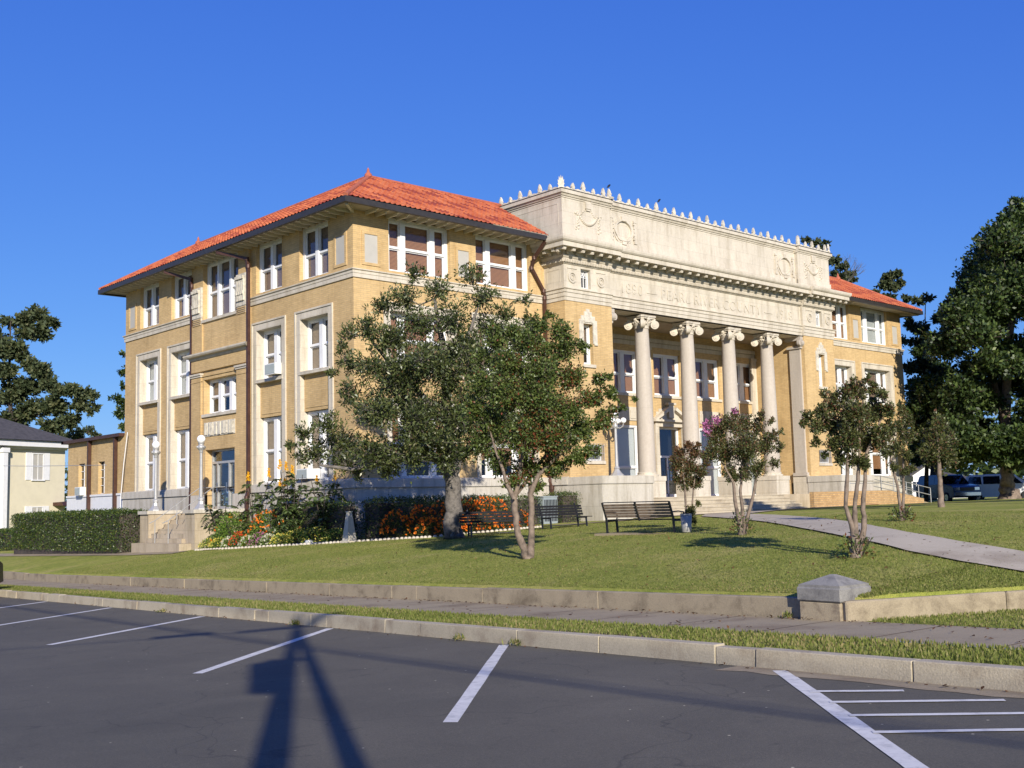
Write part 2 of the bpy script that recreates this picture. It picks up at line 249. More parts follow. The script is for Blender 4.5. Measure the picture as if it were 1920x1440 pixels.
# ------------------------------------------------------------------ object helpers
def tag(o,label=None,cat=None,group=None,kind=None):
    if label: o['label']=label
    if cat: o['category']=cat
    if group: o['group']=group
    if kind: o['kind']=kind
    return o
ROOTLOC={}
def thing(name,label,cat,loc=(0,0,0),group=None,rz=0):
    o=bpy.data.objects.new(name,None); o.empty_display_size=.3; COL.objects.link(o); o.location=loc; o.rotation_euler=(0,0,rz)
    return tag(o,label,cat,group)
def link(name,me,mt,parent=None,world=True,label=None):
    if isinstance(mt,str): mt=M[mt]
    if mt is not None: me.materials.append(mt)
    o=bpy.data.objects.new(name,me); COL.objects.link(o)
    if parent is not None:
        o.parent=parent
        if world and parent.type=='EMPTY':
            o.matrix_parent_inverse=(Matrix.Translation(parent.location)@Matrix.Rotation(parent.rotation_euler[2],4,'Z')).inverted()
    if label: o['label']=label
    return o
class MB:
    def __init__(s): s.v=[]; s.f=[]; s.sm=[]; s.a=[]
    def add(s,vs,fs,smooth=False,rnd=None):
        k=len(s.v); s.v+= [tuple(map(float,p)) for p in vs]
        for f in fs: s.f.append(tuple(i+k for i in f)); s.sm.append(smooth); s.a.append(random.random() if rnd is None else rnd)
        return s
    def box(s,x0,x1,y0,y1,z0,z1):
        x0,x1=sorted((x0,x1)); y0,y1=sorted((y0,y1)); z0,z1=sorted((z0,z1))
        v=[(x0,y0,z0),(x1,y0,z0),(x1,y1,z0),(x0,y1,z0),(x0,y0,z1),(x1,y0,z1),(x1,y1,z1),(x0,y1,z1)]
        return s.add(v,[(0,3,2,1),(4,5,6,7),(0,1,5,4),(1,2,6,5),(2,3,7,6),(3,0,4,7)])
    def hexa(s,v): return s.add(v,[(0,3,2,1),(4,5,6,7),(0,1,5,4),(1,2,6,5),(2,3,7,6),(3,0,4,7)])
    def bar(s,p,q,w,h=None,up=(0,0,1)):
        p=Vector(p); q=Vector(q); d=(q-p).normalized(); h=h or w; u=Vector(up)
        if abs(d.dot(u))>.98: u=Vector((1,0,0))
        r=d.cross(u).normalized(); t=r.cross(d)
        v=[]
        for e in (p,q):
            for a,b_ in ((-1,-1),(1,-1),(1,1),(-1,1)): v.append(e+r*a*w/2+t*b_*h/2)
        return s.add(v,[(0,1,2,3),(7,6,5,4),(0,4,5,1),(1,5,6,2),(2,6,7,3),(3,7,4,0)])
    def tube(s,pts,rad,n=8,cap=True,smooth=True):
        pts=[Vector(p) for p in pts]; k=len(pts); rad=rad if hasattr(rad,'__len__') else [rad]*k
        vs=[];ref=None
        for i,p in enumerate(pts):
            d=(pts[min(i+1,k-1)]-pts[max(i-1,0)]); d=d.normalized() if d.length>1e-9 else Vector((0,0,1))
            if ref is None: ref=Vector((1,0,0)) if abs(d.x)<.8 else Vector((0,1,0))
            a=d.cross(ref).normalized(); b_=d.cross(a).normalized(); ref=-a.cross(d) if False else ref
            for j in range(n):
                t=2*PI*j/n; vs.append(p+(a*math.cos(t)+b_*math.sin(t))*rad[i])
        fs=[]
        for i in range(k-1):
            for j in range(n): fs.append((i*n+j,(i)*n+(j+1)%n,(i+1)*n+(j+1)%n,(i+1)*n+j))
        s.add(vs,fs,smooth)
        if cap: s.add(vs[-n:],[tuple(range(n))]); s.add(vs[:n],[tuple(range(n))[::-1]])
        return s
    def lathe(s,c,prof,n=16,smooth=True,sq=False):   # prof [(r,z)]
        vs=[];fs=[]
        off=PI/4 if n==4 else 0
        for r,z in prof:
            for j in range(n):
                t=2*PI*j/n+off; vs.append((c[0]+r*math.cos(t),c[1]+r*math.sin(t),c[2]+z))
        for i in range(len(prof)-1):
            for j in range(n): fs.append((i*n+j,i*n+(j+1)%n,(i+1)*n+(j+1)%n,(i+1)*n+j))
        fs.append(tuple(range(n))[::-1]); s.add(vs,fs[:-1],smooth)
        s.add(vs[-n:],[tuple(range(n))]); s.add(vs[:n],[tuple(range(n))[::-1]]); return s
    def prism(s,poly,fn,t0,t1):     # poly 2D -> fn(u,v,t)
        n=len(poly); vs=[fn(u,v,t0) for u,v in poly]+[fn(u,v,t1) for u,v in poly]
        s.add(vs,[tuple(range(n))[::-1],tuple(range(n,2*n))]+[(i,(i+1)%n,(i+1)%n+n,i+n) for i in range(n)]); return s
    def build(s,name,mt,parent=None,label=None,world=True,attr=False):
        me=bpy.data.meshes.new(name); me.from_pydata(s.v,[],s.f); me.polygons.foreach_set('use_smooth',s.sm)
        if attr:
            at_=me.attributes.new('rnd','FLOAT','FACE'); at_.data.foreach_set('value',s.a)
        me.update()
        o=link(name,me,mt,parent,world,label)
        bm=bmesh.new(); bm.from_mesh(me); bmesh.ops.recalc_face_normals(bm,faces=bm.faces); bm.to_mesh(me); bm.free(); return o
class PL:       # a wall plane; u along, z up, n outwards
    def __init__(s,kind,pos): s.k=kind; s.p=pos
    def P(s,u,z,n):
        if s.k=='L': return (s.p-n,u,z)      # faces -X
        if s.k=='F': return (u,s.p-n,z)      # faces -Y
        if s.k=='R': return (s.p+n,u,z)      # faces +X
        if s.k=='B': return (u,s.p+n,z)
    def box(s,mb,u0,u1,z0,z1,n0,n1):
        v=[s.P(u,z,n) for z in (z0,z1) for (u,n) in ((u0,n0),(u1,n0),(u1,n1),(u0,n1))]
        return mb.hexa(v)
    def profile(s,mb,u0,u1,prof,m0=0,m1=0):   # extrude profile [(n,z)] with mitred ends (m=1 outward mitre, -1 inward)
        vs=[];k=len(prof)
        for n,z in prof: vs.append(s.P(u0-m0*n,z,n))
        for n,z in prof: vs.append(s.P(u1+m1*n,z,n))
        mb.add(vs,[(i,i+1,i+1+k,i+k) for i in range(k-1)]+[tuple(range(k)),tuple(range(2*k-1,k-1,-1))])
    def wall(s,mb,u0,u1,z0,z1,holes,depth=.3,n=0):
        us=sorted({u0,u1,*[h for H in holes for h in H[:2]]}); zs=sorted({z0,z1,*[h for H in holes for h in H[2:4]]})
        for i in range(len(us)-1):
            for j in range(len(zs)-1):
                a,b_=us[i],us[i+1]; c,d=zs[j],zs[j+1]; mu,mz=(a+b_)/2,(c+d)/2
                if any(H[0]<mu<H[1] and H[2]<mz<H[3] for H in holes): continue
                mb.add([s.P(a,c,n),s.P(b_,c,n),s.P(b_,d,n),s.P(a,d,n)],[(0,1,2,3)])
        for H in holes:
            a,b_,c,d=H[:4]; dp=H[4] if len(H)>4 else depth
            for q in (((a,c),(a,d)),((b_,c),(b_,d)),((a,d),(b_,d)),((a,c),(b_,c))):
                mb.add([s.P(*q[0],n),s.P(*q[1],n),s.P(*q[1],n-dp),s.P(*q[0],n-dp)],[(0,1,2,3)])
# ------------------------------------------------------------------ leaves and trees
def leaf_mesh(name,P,Dr,L,Wd,mt,parent,rnd=None,fold=.12,flat=None,world=False,label=None):
    n=len(P); Dr=Dr/np.linalg.norm(Dr,axis=1,keepdims=True)
    up=RS.normal(size=(n,3)); 
    if flat is not None: up=up*(1-flat)+np.array([0,0,1.])*flat*1.5
    S=np.cross(Dr,up); S/=np.linalg.norm(S,axis=1,keepdims=True)+1e-9; N=np.cross(S,Dr)
    L=np.asarray(L).reshape(-1,1)*np.ones((n,1)); Wd=np.asarray(Wd).reshape(-1,1)*np.ones((n,1))
    V=np.empty((n,4,3)); V[:,0]=P; V[:,1]=P+Dr*L*.5+S*Wd*.5+N*L*fold; V[:,2]=P+Dr*L; V[:,3]=P+Dr*L*.5-S*Wd*.5+N*L*fold
    me=bpy.data.meshes.new(name); me.vertices.add(4*n); me.vertices.foreach_set('co',V.ravel())
    me.loops.add(4*n); me.loops.foreach_set('vertex_index',np.arange(4*n)); me.polygons.add(n); me.polygons.foreach_set('loop_start',np.arange(n)*4); me.polygons.foreach_set('loop_total',np.full(n,4))
    a=me.attributes.new('rnd','FLOAT','FACE'); a.data.foreach_set('value',RS.rand(n) if rnd is None else rnd); me.update(); me.validate()
    return link(name,me,mt,parent,world,label)
def rvec(n): 
    v=RS.normal(size=(n,3)); return v/np.linalg.norm(v,axis=1,keepdims=True)
def grow_tree(name,label,cat,base,trunks,clumps,bark,leafm,leafL,leafW,tips,lpt,group=None,squash=.8,twr=.012,flat=.35,spread=.12,tone=.0,cond=None,trunk_sides=9,shell=.5,limb=.06,root=None,upb=.3):
    """base world; trunks: list of list[(x,y,z,r)] relative; clumps: list of (x,y,z,rad) relative"""
    t=root or thing(name,label,cat,base,group)
    mb=MB(); nodes=[]; MR=sum(c[3] for c in clumps)/len(clumps)
    for tr in trunks:
        pts=[p[:3] for p in tr]; rad=[p[3] for p in tr]
        # refine with a little wander
        P2=[];R2=[]
        for i in range(len(pts)-1):
            for k in range(4):
                f=k/4; q=np.array(pts[i])*(1-f)+np.array(pts[i+1])*f+RS.normal(size=3)*rad[i]*.12*(1 if (i or k) else 0); P2.append(q); R2.append((rad[i]*(1-f)+rad[i+1]*f)*(1+RS.uniform(-.07,.07)))
        P2.append(np.array(pts[-1])); R2.append(rad[-1]); mb.tube(P2,R2,trunk_sides)
        for q,r in zip(P2[len(P2)//3:],R2[len(P2)//3:]): nodes.append((q,r))
    PP=[];DD=[];RN=[]
    order=sorted(clumps,key=lambda c:min(np.linalg.norm(np.array(c[:3])-q) for q,_ in nodes))
    for c in order:
        cc=np.array(c[:3],float); R=c[3]
        ds=[np.linalg.norm(cc-q)*(1+.5*max(0,(q[2]-cc[2]))/(np.linalg.norm(cc-q)+.01)) for q,_ in nodes]; i=int(np.argmin(ds)); q0,r0=nodes[i]
        r0=min(r0*.7,limb); mid=(q0+cc)/2+RS.normal(size=3)*.08*np.linalg.norm(cc-q0)+np.array([0,0,-.06*np.linalg.norm(cc-q0)])
        pts=[q0,(q0*.55+mid*.45),mid,mid*.5+cc*.5+RS.normal(size=3)*.03,cc]; rad=[r0,r0*.85,r0*.7,r0*.55,max(r0*.4,twr)]
        mb.tube(pts,rad,6,cap=False)
        for a_,b_ in zip(pts[1:],rad[1:]): nodes.append((a_,b_))
        nt_=max(4,int(tips*(R/MR)**2.)); dirs=rvec(nt_); dirs[:,2]=dirs[:,2]*.9+.12
        rr=(shell+(1-shell)*RS.rand(nt_,1)**.6)*R*RS.uniform(.75,1.2,(nt_,1)); E=cc+dirs*rr*np.array([1,1,squash])
        for e in E:
            s0=pts[-1] if RS.rand()<.6 else pts[-2]; m_=(s0+e)/2+RS.normal(size=3)*.06*R
            mb.tube([s0,m_,e],[twr,twr*.7,twr*.35],3,cap=False)
            tone_c=RS.normal()*.12
            for _ in range(lpt):
                f=RS.uniform(.35,1.05); q=(m_*(1-f)+e*f if f>.5 else s0*(1-2*f)+m_*2*f)
                q=q+RS.normal(size=3)*spread*R*.6
                d=(e-m_); d=d/(np.linalg.norm(d)+1e-6)*.7+RS.normal(size=3)*.7; d[2]+=upb*RS.rand()-.08
                PP.append(q); DD.append(d); RN.append(RS.rand()*.85+tone_c+tone)
    tk=mb.build('trunk',bark,t,world=False)
    PP=np.array(PP);DD=np.array(DD);RN=np.array(RN)
    if cond is not None: RN=cond(PP,RN)
    k=len(PP)
    leaf_mesh('crown',PP,DD,leafL*RS.uniform(.6,1.25,k),leafW*RS.uniform(.7,1.2,k),leafm,t,np.clip(RN,0,1),flat=flat)
    return t
# ------------------------------------------------------------------ the setting
def strip(name,mt,a_list,c_list,zf,skip=None):
    vs=[];fs=[]
    na,nc=len(a_list),len(c_list)
    for a in a_list:
        for c in c_list:
            x,y=xy(a,c); vs.append((x,y,zf(a,c)))
    for i in range(na-1):
        for j in range(nc-1):
            if skip and skip((a_list[i]+a_list[i+1])/2,(c_list[j]+c_list[j+1])/2): continue
            fs.append((i*nc+j,i*nc+j+1,(i+1)*nc+j+1,(i+1)*nc+j))
    me=bpy.data.meshes.new(name); me.from_pydata(vs,[],fs); me.polygons.foreach_set('use_smooth',[True]*len(fs)); me.update()
    return tag(link(name,me,mt),kind='structure')
AL=[-700,-300,-150,-80,-45,-40]+list(np.arange(-38,60,2.))+[65,80,100,140,250,500,900]
strip('road','asphalt',AL,[-9.5,-4,0,4,9.45],lambda a,c:roadz(a))
strip('far_verge','lawn',AL,[-900,-300,-60,-9.52],lambda a,c:roadz(a)-.02)
WSL=(8.55,12.86,2.14)    # the low wall turns the corner here
def in_corner(a,c): return a<WSL[0] and c<WSL[1]+(WSL[0]-a)*WSL[2]
strip('sidewalk','walk_concrete',AL,[10.85,12.55],lambda a,c:walkz(a))
strip('grass_strip','lawn',AL,[9.59,9.6,10.86],lambda a,c:walkz(a)-(.008 if c>9.595 else .4))
strip('corner_verge','lawn',[-60,-30,-10,-4,-1,1,2,3,4,5,6,7,8,8.6],[12.54,12.9,13.4,14,15,16,18,20,24,30,40,80],lambda a,c:walkz(a)-.01-.0*c)
# lawn: own grid with the corner cut along the wall
def lawn():
    As=[8.55+d for d in (0,.25,.5,.75,1,1.5,2,2.5,3,4,5,6,7,8,9,10,11,12,13,14,15,16,17,18,19,20,22,24,26,28,30,32,34,36,38,40,43,46,50,55,62,72,90,120,180,300,600,900)]
    Cs=[12.70,12.9,13.2,13.6,14,14.5,15,15.6,16.2,17,18,19,20,21,22,24,26,28,30,33,36,40,45,50,55,62,72,90,120,180,300,600,900]
    vs=[];fs=[];nc=len(Cs)+1
    low=[8.4,8.3,8.15,8,7.8,7.6,7.4,7.2,7,6.75,6.5,6.25,6,5.5,5,4.5,4,3,2,0,-3,-8,-15,-30,-60,-150,-500]
    rows=[('n',a) for a in low[::-1]]+[('n',a) for a in As]
    for _,a in rows:
        c0=max(12.74,WSL[1]+.24+(WSL[0]-a)*WSL[2])
        x,y=xy(a,c0); vs.append((x,y,lawnz(a,c0)-.5))
        for c in Cs:
            f=(c-Cs[0]); c_=c0+f if c0+f<max(c,c0+.0) or True else c
            c_=c0+f*(1 if f>40 else 1)
            x,y=xy(a,c_); vs.append((x,y,lawnz(a,c_)))
    for i in range(len(rows)-1):
        for j in range(nc-1): fs.append((i*nc+j,i*nc+j+1,(i+1)*nc+j+1,(i+1)*nc+j))
    me=bpy.data.meshes.new('lawn'); me.from_pydata(vs,[],fs); me.polygons.foreach_set('use_smooth',[True]*len(fs)); me.update(); return tag(link('lawn',me,'lawn'),kind='structure')
lawn()
def lz(x,y):
    a,c=ac0(x,y)
    return lawnz(a,c)
# kerb blocks with joints
mb=MB(); a=-20.
while a<75:
    Ls=random.choice([1.0,1.6,1.85,2.3,2.9,.55]); b_=a+Ls; g=.012 if random.random()<.6 else .03
    dz=random.uniform(-.012,.012); dc=random.uniform(-.012,.012)
    g=.004 if g<.02 else .009; v=[]
    for z in (0,1):
        for (aa,cc) in ((a+g,9.44+dc),(b_-g,9.44+dc+random.uniform(-.01,.01)),(b_-g,9.63),(a+g,9.63)):
            x,y=xy(aa,cc+(.02 if z and cc<9.5 else 0)); v.append((x,y,(walkz(aa)+.012+dz) if z else roadz(aa)-.2))
    mb.hexa(v); a=b_
o=mb.build('kerb','curb_concrete'); tag(o,kind='structure')
o.modifiers.new('b','BEVEL').width=.010; o.modifiers['b'].segments=2
mb=MB(); a=-20.
while a<75:
    v=[]
    for z in (0,1):
        for (aa,cc) in ((a,9.50),(a+5,9.50),(a+5,9.60),(a,9.60)): x,y=xy(aa,cc); v.append((x,y,(walkz(aa)-.012) if z else roadz(aa)-.2))
    mb.hexa(v); a+=5
tag(mb.build('kerb_bed','soil'),kind='structure')
# gutter dirt along the kerb on the right
def poly_sheet(name,mt,pts,zf,kind='structure',parent=None):
    me=bpy.data.meshes.new(name); me.from_pydata([(x,y,zf(x,y)) for x,y in pts],[],[tuple(range(len(pts)))]); me.update(); return tag(link(name,me,mt,parent),kind=kind)
P_=lambda a,c:xy(a,c)
def rough_band(a0,a1,c0,c1,n,amp,name,mt,zf):
    vs=[];fs=[]
    for i in range(n+1):
        a=a0+(a1-a0)*i/n
        for c in (c0,c1-amp*abs(math.sin(i*1.7))-RS.rand()*amp):
            x,y=P_(a,c); vs.append((x,y,zf(a)))
    for i in range(n): fs.append((2*i,2*i+1,2*i+3,2*i+2))
    me=bpy.data.meshes.new(name); me.from_pydata(vs,[],fs); me.update(); return tag(link(name,me,mt),kind='structure')
rough_band(-12,8,9.46,9.25,60,.12,'gutter_dirt','walk_concrete',lambda a:roadz(a)+.004)
rough_band(9.6,11.6,9.64,10.05,14,.12,'bare_soil','soil',lambda a:walkz(a)+.0)
# sidewalk joints
mb=MB()
for k in range(-4,34):
    a=1.2+k*1.55
    v=[]
    for aa,cc in ((a,10.87),(a+.018,10.87),(a+.03,12.5),(a+.012,12.5)):
        x,y=P_(aa,cc); v.append((x,y,walkz(aa)+.004))
    mb.add(v,[(0,1,2,3)])
tag(mb.build('sidewalk_joints','soil'),kind='structure')
# road markings
PLn=[]
def mark(name,a0,c0,a1,c1,w,z=.005):
    n=10; da,dc=a1-a0,c1-c0; l=math.hypot(da,dc); pa,pc=-dc/l*w/2,da/l*w/2; vs=[];fs=[]
    for i in range(n+1):
        f=i/n; wa=1+RS.uniform(-.06,.06); ca,cc=a0+da*f+RS.uniform(-.004,.004),c0+dc*f
        for s in (1,-1):
            x,y=P_(ca+pa*s*wa,cc+pc*s*wa); vs.append((x,y,roadz(ca)+z))
    for i in range(n): fs.append((2*i,2*i+1,2*i+3,2*i+2))
    me=bpy.data.meshes.new(name); me.from_pydata(vs,[],fs); me.update(); return tag(link(name,me,'road_paint'),kind='structure')
for a0,a1 in ((7.70,11.95),(12.83,16.63),(18.60,21.8),(23.6,27.17),(28.6,32.3)): mark('parking_line',a0,5.44,a1,9.35,.13)
mark('parking_line',3.3,5.72,7.42,9.38,.15)
for (a0,c0,a1,c1) in ((6.35,8.42,5.72,8.93),(5.87,8.05,4.82,8.96),(5.38,7.62,3.9,8.95),(4.86,7.15,3.0,8.95)):
    mark('hatch_line',a0,c0,a1,c1,.085,.009)
# low retaining wall in cracked lengths
wl=thing('retaining_wall','low stained concrete kerb wall along the street edge of the lawn','wall',(*xy(20,12.7),walkz(20)))
def wall_seg(mb,a0,c0,a1,c1,h,w,zf,tilt=0):
    l=math.hypot(a1-a0,c1-c0); pa,pc=-(c1-c0)/l*w,(a1-a0)/l*w; v=[]
    for z in (0,1):
        for (aa,cc) in ((a0,c0),(a1,c1),(a1+pa,c1+pc),(a0+pa,c0+pc)):
            x,y=P_(aa,cc); v.append((x,y,zf(aa)+(h if z else -.3)))
    mb.hexa(v)
a=9.35
while a<110:
    L_=random.choice([.9,2.2,3.1,2.6,4.2]); m_=MB(); hh=.262+random.uniform(-.012,.012)
    wall_seg(m_,a+.003,12.56+random.uniform(-.01,.01),a+L_-.003,12.56+random.uniform(-.01,.01),hh,.24,walkz); o=m_.build('wall_section','wall_concrete',wl)
    o.modifiers.new('b','BEVEL').width=.010; a+=L_
wl2=thing('corner_wall','low sandy concrete wall running right from the stone pier','wall',(*xy(7,16),walkz(7)))
for t0,t1 in ((0,2.4),(2.41,3.62),(5.75,8.1),(8.11,10.5),(10.51,13.)):
    a_,c_=8.74-.42*t0,12.45+.907*t0; b0,b1=8.74-.42*t1,12.45+.907*t1; m_=MB()
    wall_seg(m_,b0,b1,a_,c_,.255,.24,walkz); o=m_.build('wall_section','wall_concrete',wl2); o.modifiers.new('b','BEVEL').width=.02
# corner pier
pr=thing('stone_pier','squat stone pier with pyramid cap at the corner of the low wall','pier',(*xy(9.2,12.75),walkz(9.2)))
m_=MB(); ax,cx_=9.15,12.78
def sqr(h,z0,z1,zt=None):
    v=[]
    for z,hh in ((z0,h),(z1,zt or h)):
        for sa_,sc in ((-1,-1),(1,-1),(1,1),(-1,1)):
            x,y=P_(ax+sa_*hh,cx_+sc*hh); v.append((x,y,walkz(ax)+z))
    return v
o=MB().hexa(sqr(.33,-.3,.24)).build('pier_base','old_stone',pr); o.modifiers.new('b','BEVEL').width=.02
o=MB().hexa(sqr(.35,.24,.425)).build('pier_block','pier_cap_stone',pr); o.modifiers.new('b','BEVEL').width=.018
o=MB().hexa(sqr(.325,.425,.455)).hexa(sqr(.32,.455,.58,.03)).build('cap','pier_cap_stone',pr)
# front walk (diagonal), terrace in front of the steps and the narrow walk along the west side
def ribbon(name,mt,L,R,dz,sub=6,zf=None):
    zf=zf or lz
    vs=[];fs=[];m=5; rows=[]
    for i in range(len(L)-1):
        for k in range(sub): rows.append((i,k/sub))
    rows.append((len(L)-2,1.))
    for i,f in rows:
        a=[L[i][q]*(1-f)+L[i+1][q]*f for q in (0,1)]; b_=[R[i][q]*(1-f)+R[i+1][q]*f for q in (0,1)]
        for j in range(m+1):
            g=j/m; x,y=a[0]*(1-g)+b_[0]*g,a[1]*(1-g)+b_[1]*g; vs.append((x,y,zf(x,y)+dz))
    for i in range(len(rows)-1):
        for j in range(m): fs.append((i*(m+1)+j,i*(m+1)+j+1,(i+1)*(m+1)+j+1,(i+1)*(m+1)+j))
    me=bpy.data.meshes.new(name); me.from_pydata(vs,[],fs); me.polygons.foreach_set('use_smooth',[True]*len(fs)); me.update(); return tag(link(name,me,mt),kind='structure')
def walk_z(x,y):      # follows the lawn, then dips through the gap in the wall to the sidewalk
    a,c=ac0(x,y); d=((c-12.86)-(8.55-a)*2.14)*.423
    if d>.1: return lz(x,y)
    f=max(0,min(1,(.1-d)/.7)); return lz(x,y)*(1-f)+(walkz(a)+.0)*f
PW=lambda a,c:xy(a,c)
ribbon('front_walk','path_concrete',[PW(4.9,15.3),PW(6.2,15.75),PW(7.18,15.82),(-6.73,-26.3),(-6.58,-25.29),(-6.17,-24.22),(-4.92,-22.55),(-2.33,-19.8),(1.51,-16.),(9.0,-8.4),(14.2,-4.6)],[PW(4.6,17.0),PW(5.6,17.3),PW(6.4,17.42),(-5.03,-25.6),(-4.52,-24.33),(-3.57,-22.86),(-2.6,-21.75),(-.3,-19.6),(2.2,-17.3),(11.0,-8.9),(20,-4.6)],.03,6,walk_z)
ribbon('front_terrace','path_concrete',[(11.5,-4.0),(30.5,-4.0)],[(11.5,-2.9),(30.5,-2.9)],.026,14)
ribbon('side_walk','walk_concrete',[(-2.9,7.),(-2.95,20),(-3.,44)],[(-3.7,6.8),(-3.8,20),(-3.8,44)],.02,14)
ribbon('gravel_walk','walk_concrete',[(-2.6,6.2),(-1.5,.8),(-.6,-2.),(1.2,-3.9),(7.5,-5.4),(12,-3.9)],[(-2.9,6.),(-1.9,.6),(-1.1,-2.6),(.9,-4.7),(7.5,-6.3),(13,-4.4)],.02,5)
# ------------------------------------------------------------------ COURTHOUSE
Lx,Wy=40.3,19.54; X1,X2,XP1,XP2=9.8,30.57,12.69,27.67; YP,YC=-1.18,-1.04
ch=thing('courthouse','three storey tan brick courthouse with red tile roof and columned stone portico','courthouse',(Lx/2,Wy/2,-1.6))
WL=PL('L',0.); WF=PL('F',0.); WPV=PL('L',-.12); PF=PL('F',YP); PC=PL('F',YC)
G='windows of the courthouse'
def window(pl,u0,u1,z0,z1,rec,mull,blind,low=.5,meet=.5,sillw=.1,casing=.1,name='window',sash=True,fan=False,sill=True,label=None,n0=0.):
    """u increasing to... casing+mullions frame; children: sash, pane, blind"""
    fr=MB(); n1=n0-rec; d0,d1=n1-.06,n1+.05
    pl.box(fr,u0,u0+casing,z0,z1,d0,d1); pl.box(fr,u1-casing,u1,z0,z1,d0,d1); pl.box(fr,u0+casing,u1-casing,z1-casing,z1,d0,d1); pl.box(fr,u0+casing,u1-casing,z0,z0+.07,d0,d1)
    for c,w in mull: pl.box(fr,c-w/2,c+w/2,z0+.07,z1-casing,d0,d1+.02)
    w=fr.build(name,'white_paint',ch,label)
    edges=[u0+casing]+[e for c,wd in mull for e in (c-wd/2,c+wd/2)]+[u1-casing]
    bays=[(edges[i],edges[i+1]) for i in range(0,len(edges),2)]
    sb=MB();pb=MB();bb=MB()
    zt,zb=z1-casing,z0+.07; zm=zb+(zt-zb)*meet
    for a,b_ in bays:
        s_=.045
        if sash:
            pl.box(sb,a,b_,zm-.028,zm+.028,n1-.05,n1+.028)
            for q0,q1,dd in ((zb,zm-.028,-.03),(zm+.028,zt,0.)):
                pl.box(sb,a,a+s_,q0,q1,n1-.05+dd,n1+.0+dd); pl.box(sb,b_-s_,b_,q0,q1,n1-.05+dd,n1+.0+dd)
                pl.box(sb,a+s_,b_-s_,q0,q0+s_,n1-.05+dd,n1+.0+dd); pl.box(sb,a+s_,b_-s_,q1-s_,q1,n1-.05+dd,n1+dd)
        if fan:
            for q in (.33,.66): pl.box(sb,a+(b_-a)*q-.012,a+(b_-a)*q+.012,zb,zt,n1-.03,n1+.015)
            zz=zb+(zt-zb)*.62; pl.box(sb,a,b_,zz-.012,zz+.012,n1-.03,n1+.012)
            for i in range(3):
                ua=a+(b_-a)*i/3; ub=a+(b_-a)*(i+1)/3
                sb.bar(pl.P(ua,zz,n1+.005),pl.P(ub,zt,n1+.005),.022); sb.bar(pl.P(ub,zz,n1+.009),pl.P(ua,zt,n1+.009),.022)
        pb.add([pl.P(a,zb,n1-.04),pl.P(b_,zb,n1-.04),pl.P(b_,zt,n1-.04),pl.P(a,zt,n1-.04)],[(0,1,2,3)])
        hb=zt-(zt-zb)*min(1,low*random.uniform(.92,1.08) if low<1 else 1)
        bb.add([pl.P(a,hb,n1-.11),pl.P(b_,hb,n1-.11),pl.P(b_,zt,n1-.11),pl.P(a,zt,n1-.11)],[(0,1,2,3)])
    if sb.v: sb.build('sash','white_paint',w)
    pb.build('pane','window_glass',w)
    if blind: bb.build('blind',blind,w)
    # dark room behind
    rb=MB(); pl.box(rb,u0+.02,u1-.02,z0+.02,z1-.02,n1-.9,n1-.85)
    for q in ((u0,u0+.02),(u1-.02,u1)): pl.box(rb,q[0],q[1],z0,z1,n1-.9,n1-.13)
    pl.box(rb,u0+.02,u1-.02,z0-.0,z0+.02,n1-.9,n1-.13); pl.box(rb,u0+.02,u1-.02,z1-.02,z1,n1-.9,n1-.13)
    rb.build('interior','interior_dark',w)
    if sill:
        s2=MB(); pl.box(s2,u0-.09,u1+.09,z0-.13,z0-.002,n1-.05,n0+.07); s2.build('sill','limestone',w)
    return w
wallb=MB()
IA,IB=(1.62,3.64),(4.93,6.95); Wm=Wy
CA,CB=(Wy-3.64,Wy-1.62),(Wy-6.95,Wy-4.93)
ZB=10.2
pier_n=.0
holes=[]
for (a,b_) in (IA,IB,CB,CA):
    holes.append((a,b_,8.12,10.2,.26)); 
# wall field between plinth and belt with tall recessed bays (both lower storeys)
for (a,b_) in (IA,IB,CB,CA): holes.append((a,b_,.3,6.62,.001))
PY0,PY1=7.35,12.19
holes.append((PY0,PY1,.3,ZB))
WL.wall(wallb,0,Wy,.3,ZB,holes)
# recess returns for tall bays are stone (surround part); spandrels:
spb=MB()
for (a,b_) in (IA,IB,CB,CA):
    spb=MB(); WL.box(spb,a,b_,3.02,4.42,-.40,-.17); WL.box(spb,a+.14,b_-.14,3.14,4.22,-.2,-.15); spb.build('spandrel','tan_brick',ch)
# pavilion wall
hp=[(8.2,11.3,7.62,10.2,.3),(8.32,11.2,3.47,4.98,.35),(8.5,11.04,-.62,1.92,.45)]
WPV.wall(wallb,PY0,PY1,-.7,ZB,hp)
for y in (PY0,PY1): wallb.add([(0,y,0),(-.12,y,0),(-.12,y,ZB),(0,y,ZB)],[(0,1,2,3)])
# pilasters on the pavilion, lower part
for (a,b_) in ((PY0,8.2),(11.32,PY1)): WPV.box(wallb,a+.0,b_,-.6,5.12,0,.09)
WPV.box(wallb,PY0,PY1,5.36,5.9,0,.09)
WPV.box(wallb,8.2,11.32,5.12,5.2,0,.04)
for (a,b_) in ((PY0,8.28),(11.26,PY1)): WPV.box(wallb,a,b_,6.2,7.45,0,.07)
# front left and right wing
FW=[]
def front_holes(mir):
    f=(lambda u:u) if not mir else (lambda u:Lx-u)
    H=[]
    for c in (3.12,7.46):
        for (h,z0,z1,d) in ((1.5,8.12,10.2,.26),(1.5,4.55,6.62,.4),(1.5,.3,3.02,.4)):
            u=f(c); H.append((u-h,u+h,z0,z1,d if z0>8 else d))
    return H
WF.wall(wallb,0,X1,.3,ZB,front_holes(False)); WF.wall(wallb,X2,Lx,.3,ZB,front_holes(True))
# east and north sides (plain, seen only from elsewhere)
PL('R',Lx).wall(wallb,0,Wy,.3,ZB,[]); PL('B',Wy).wall(wallb,0,Lx,.3,ZB,[])
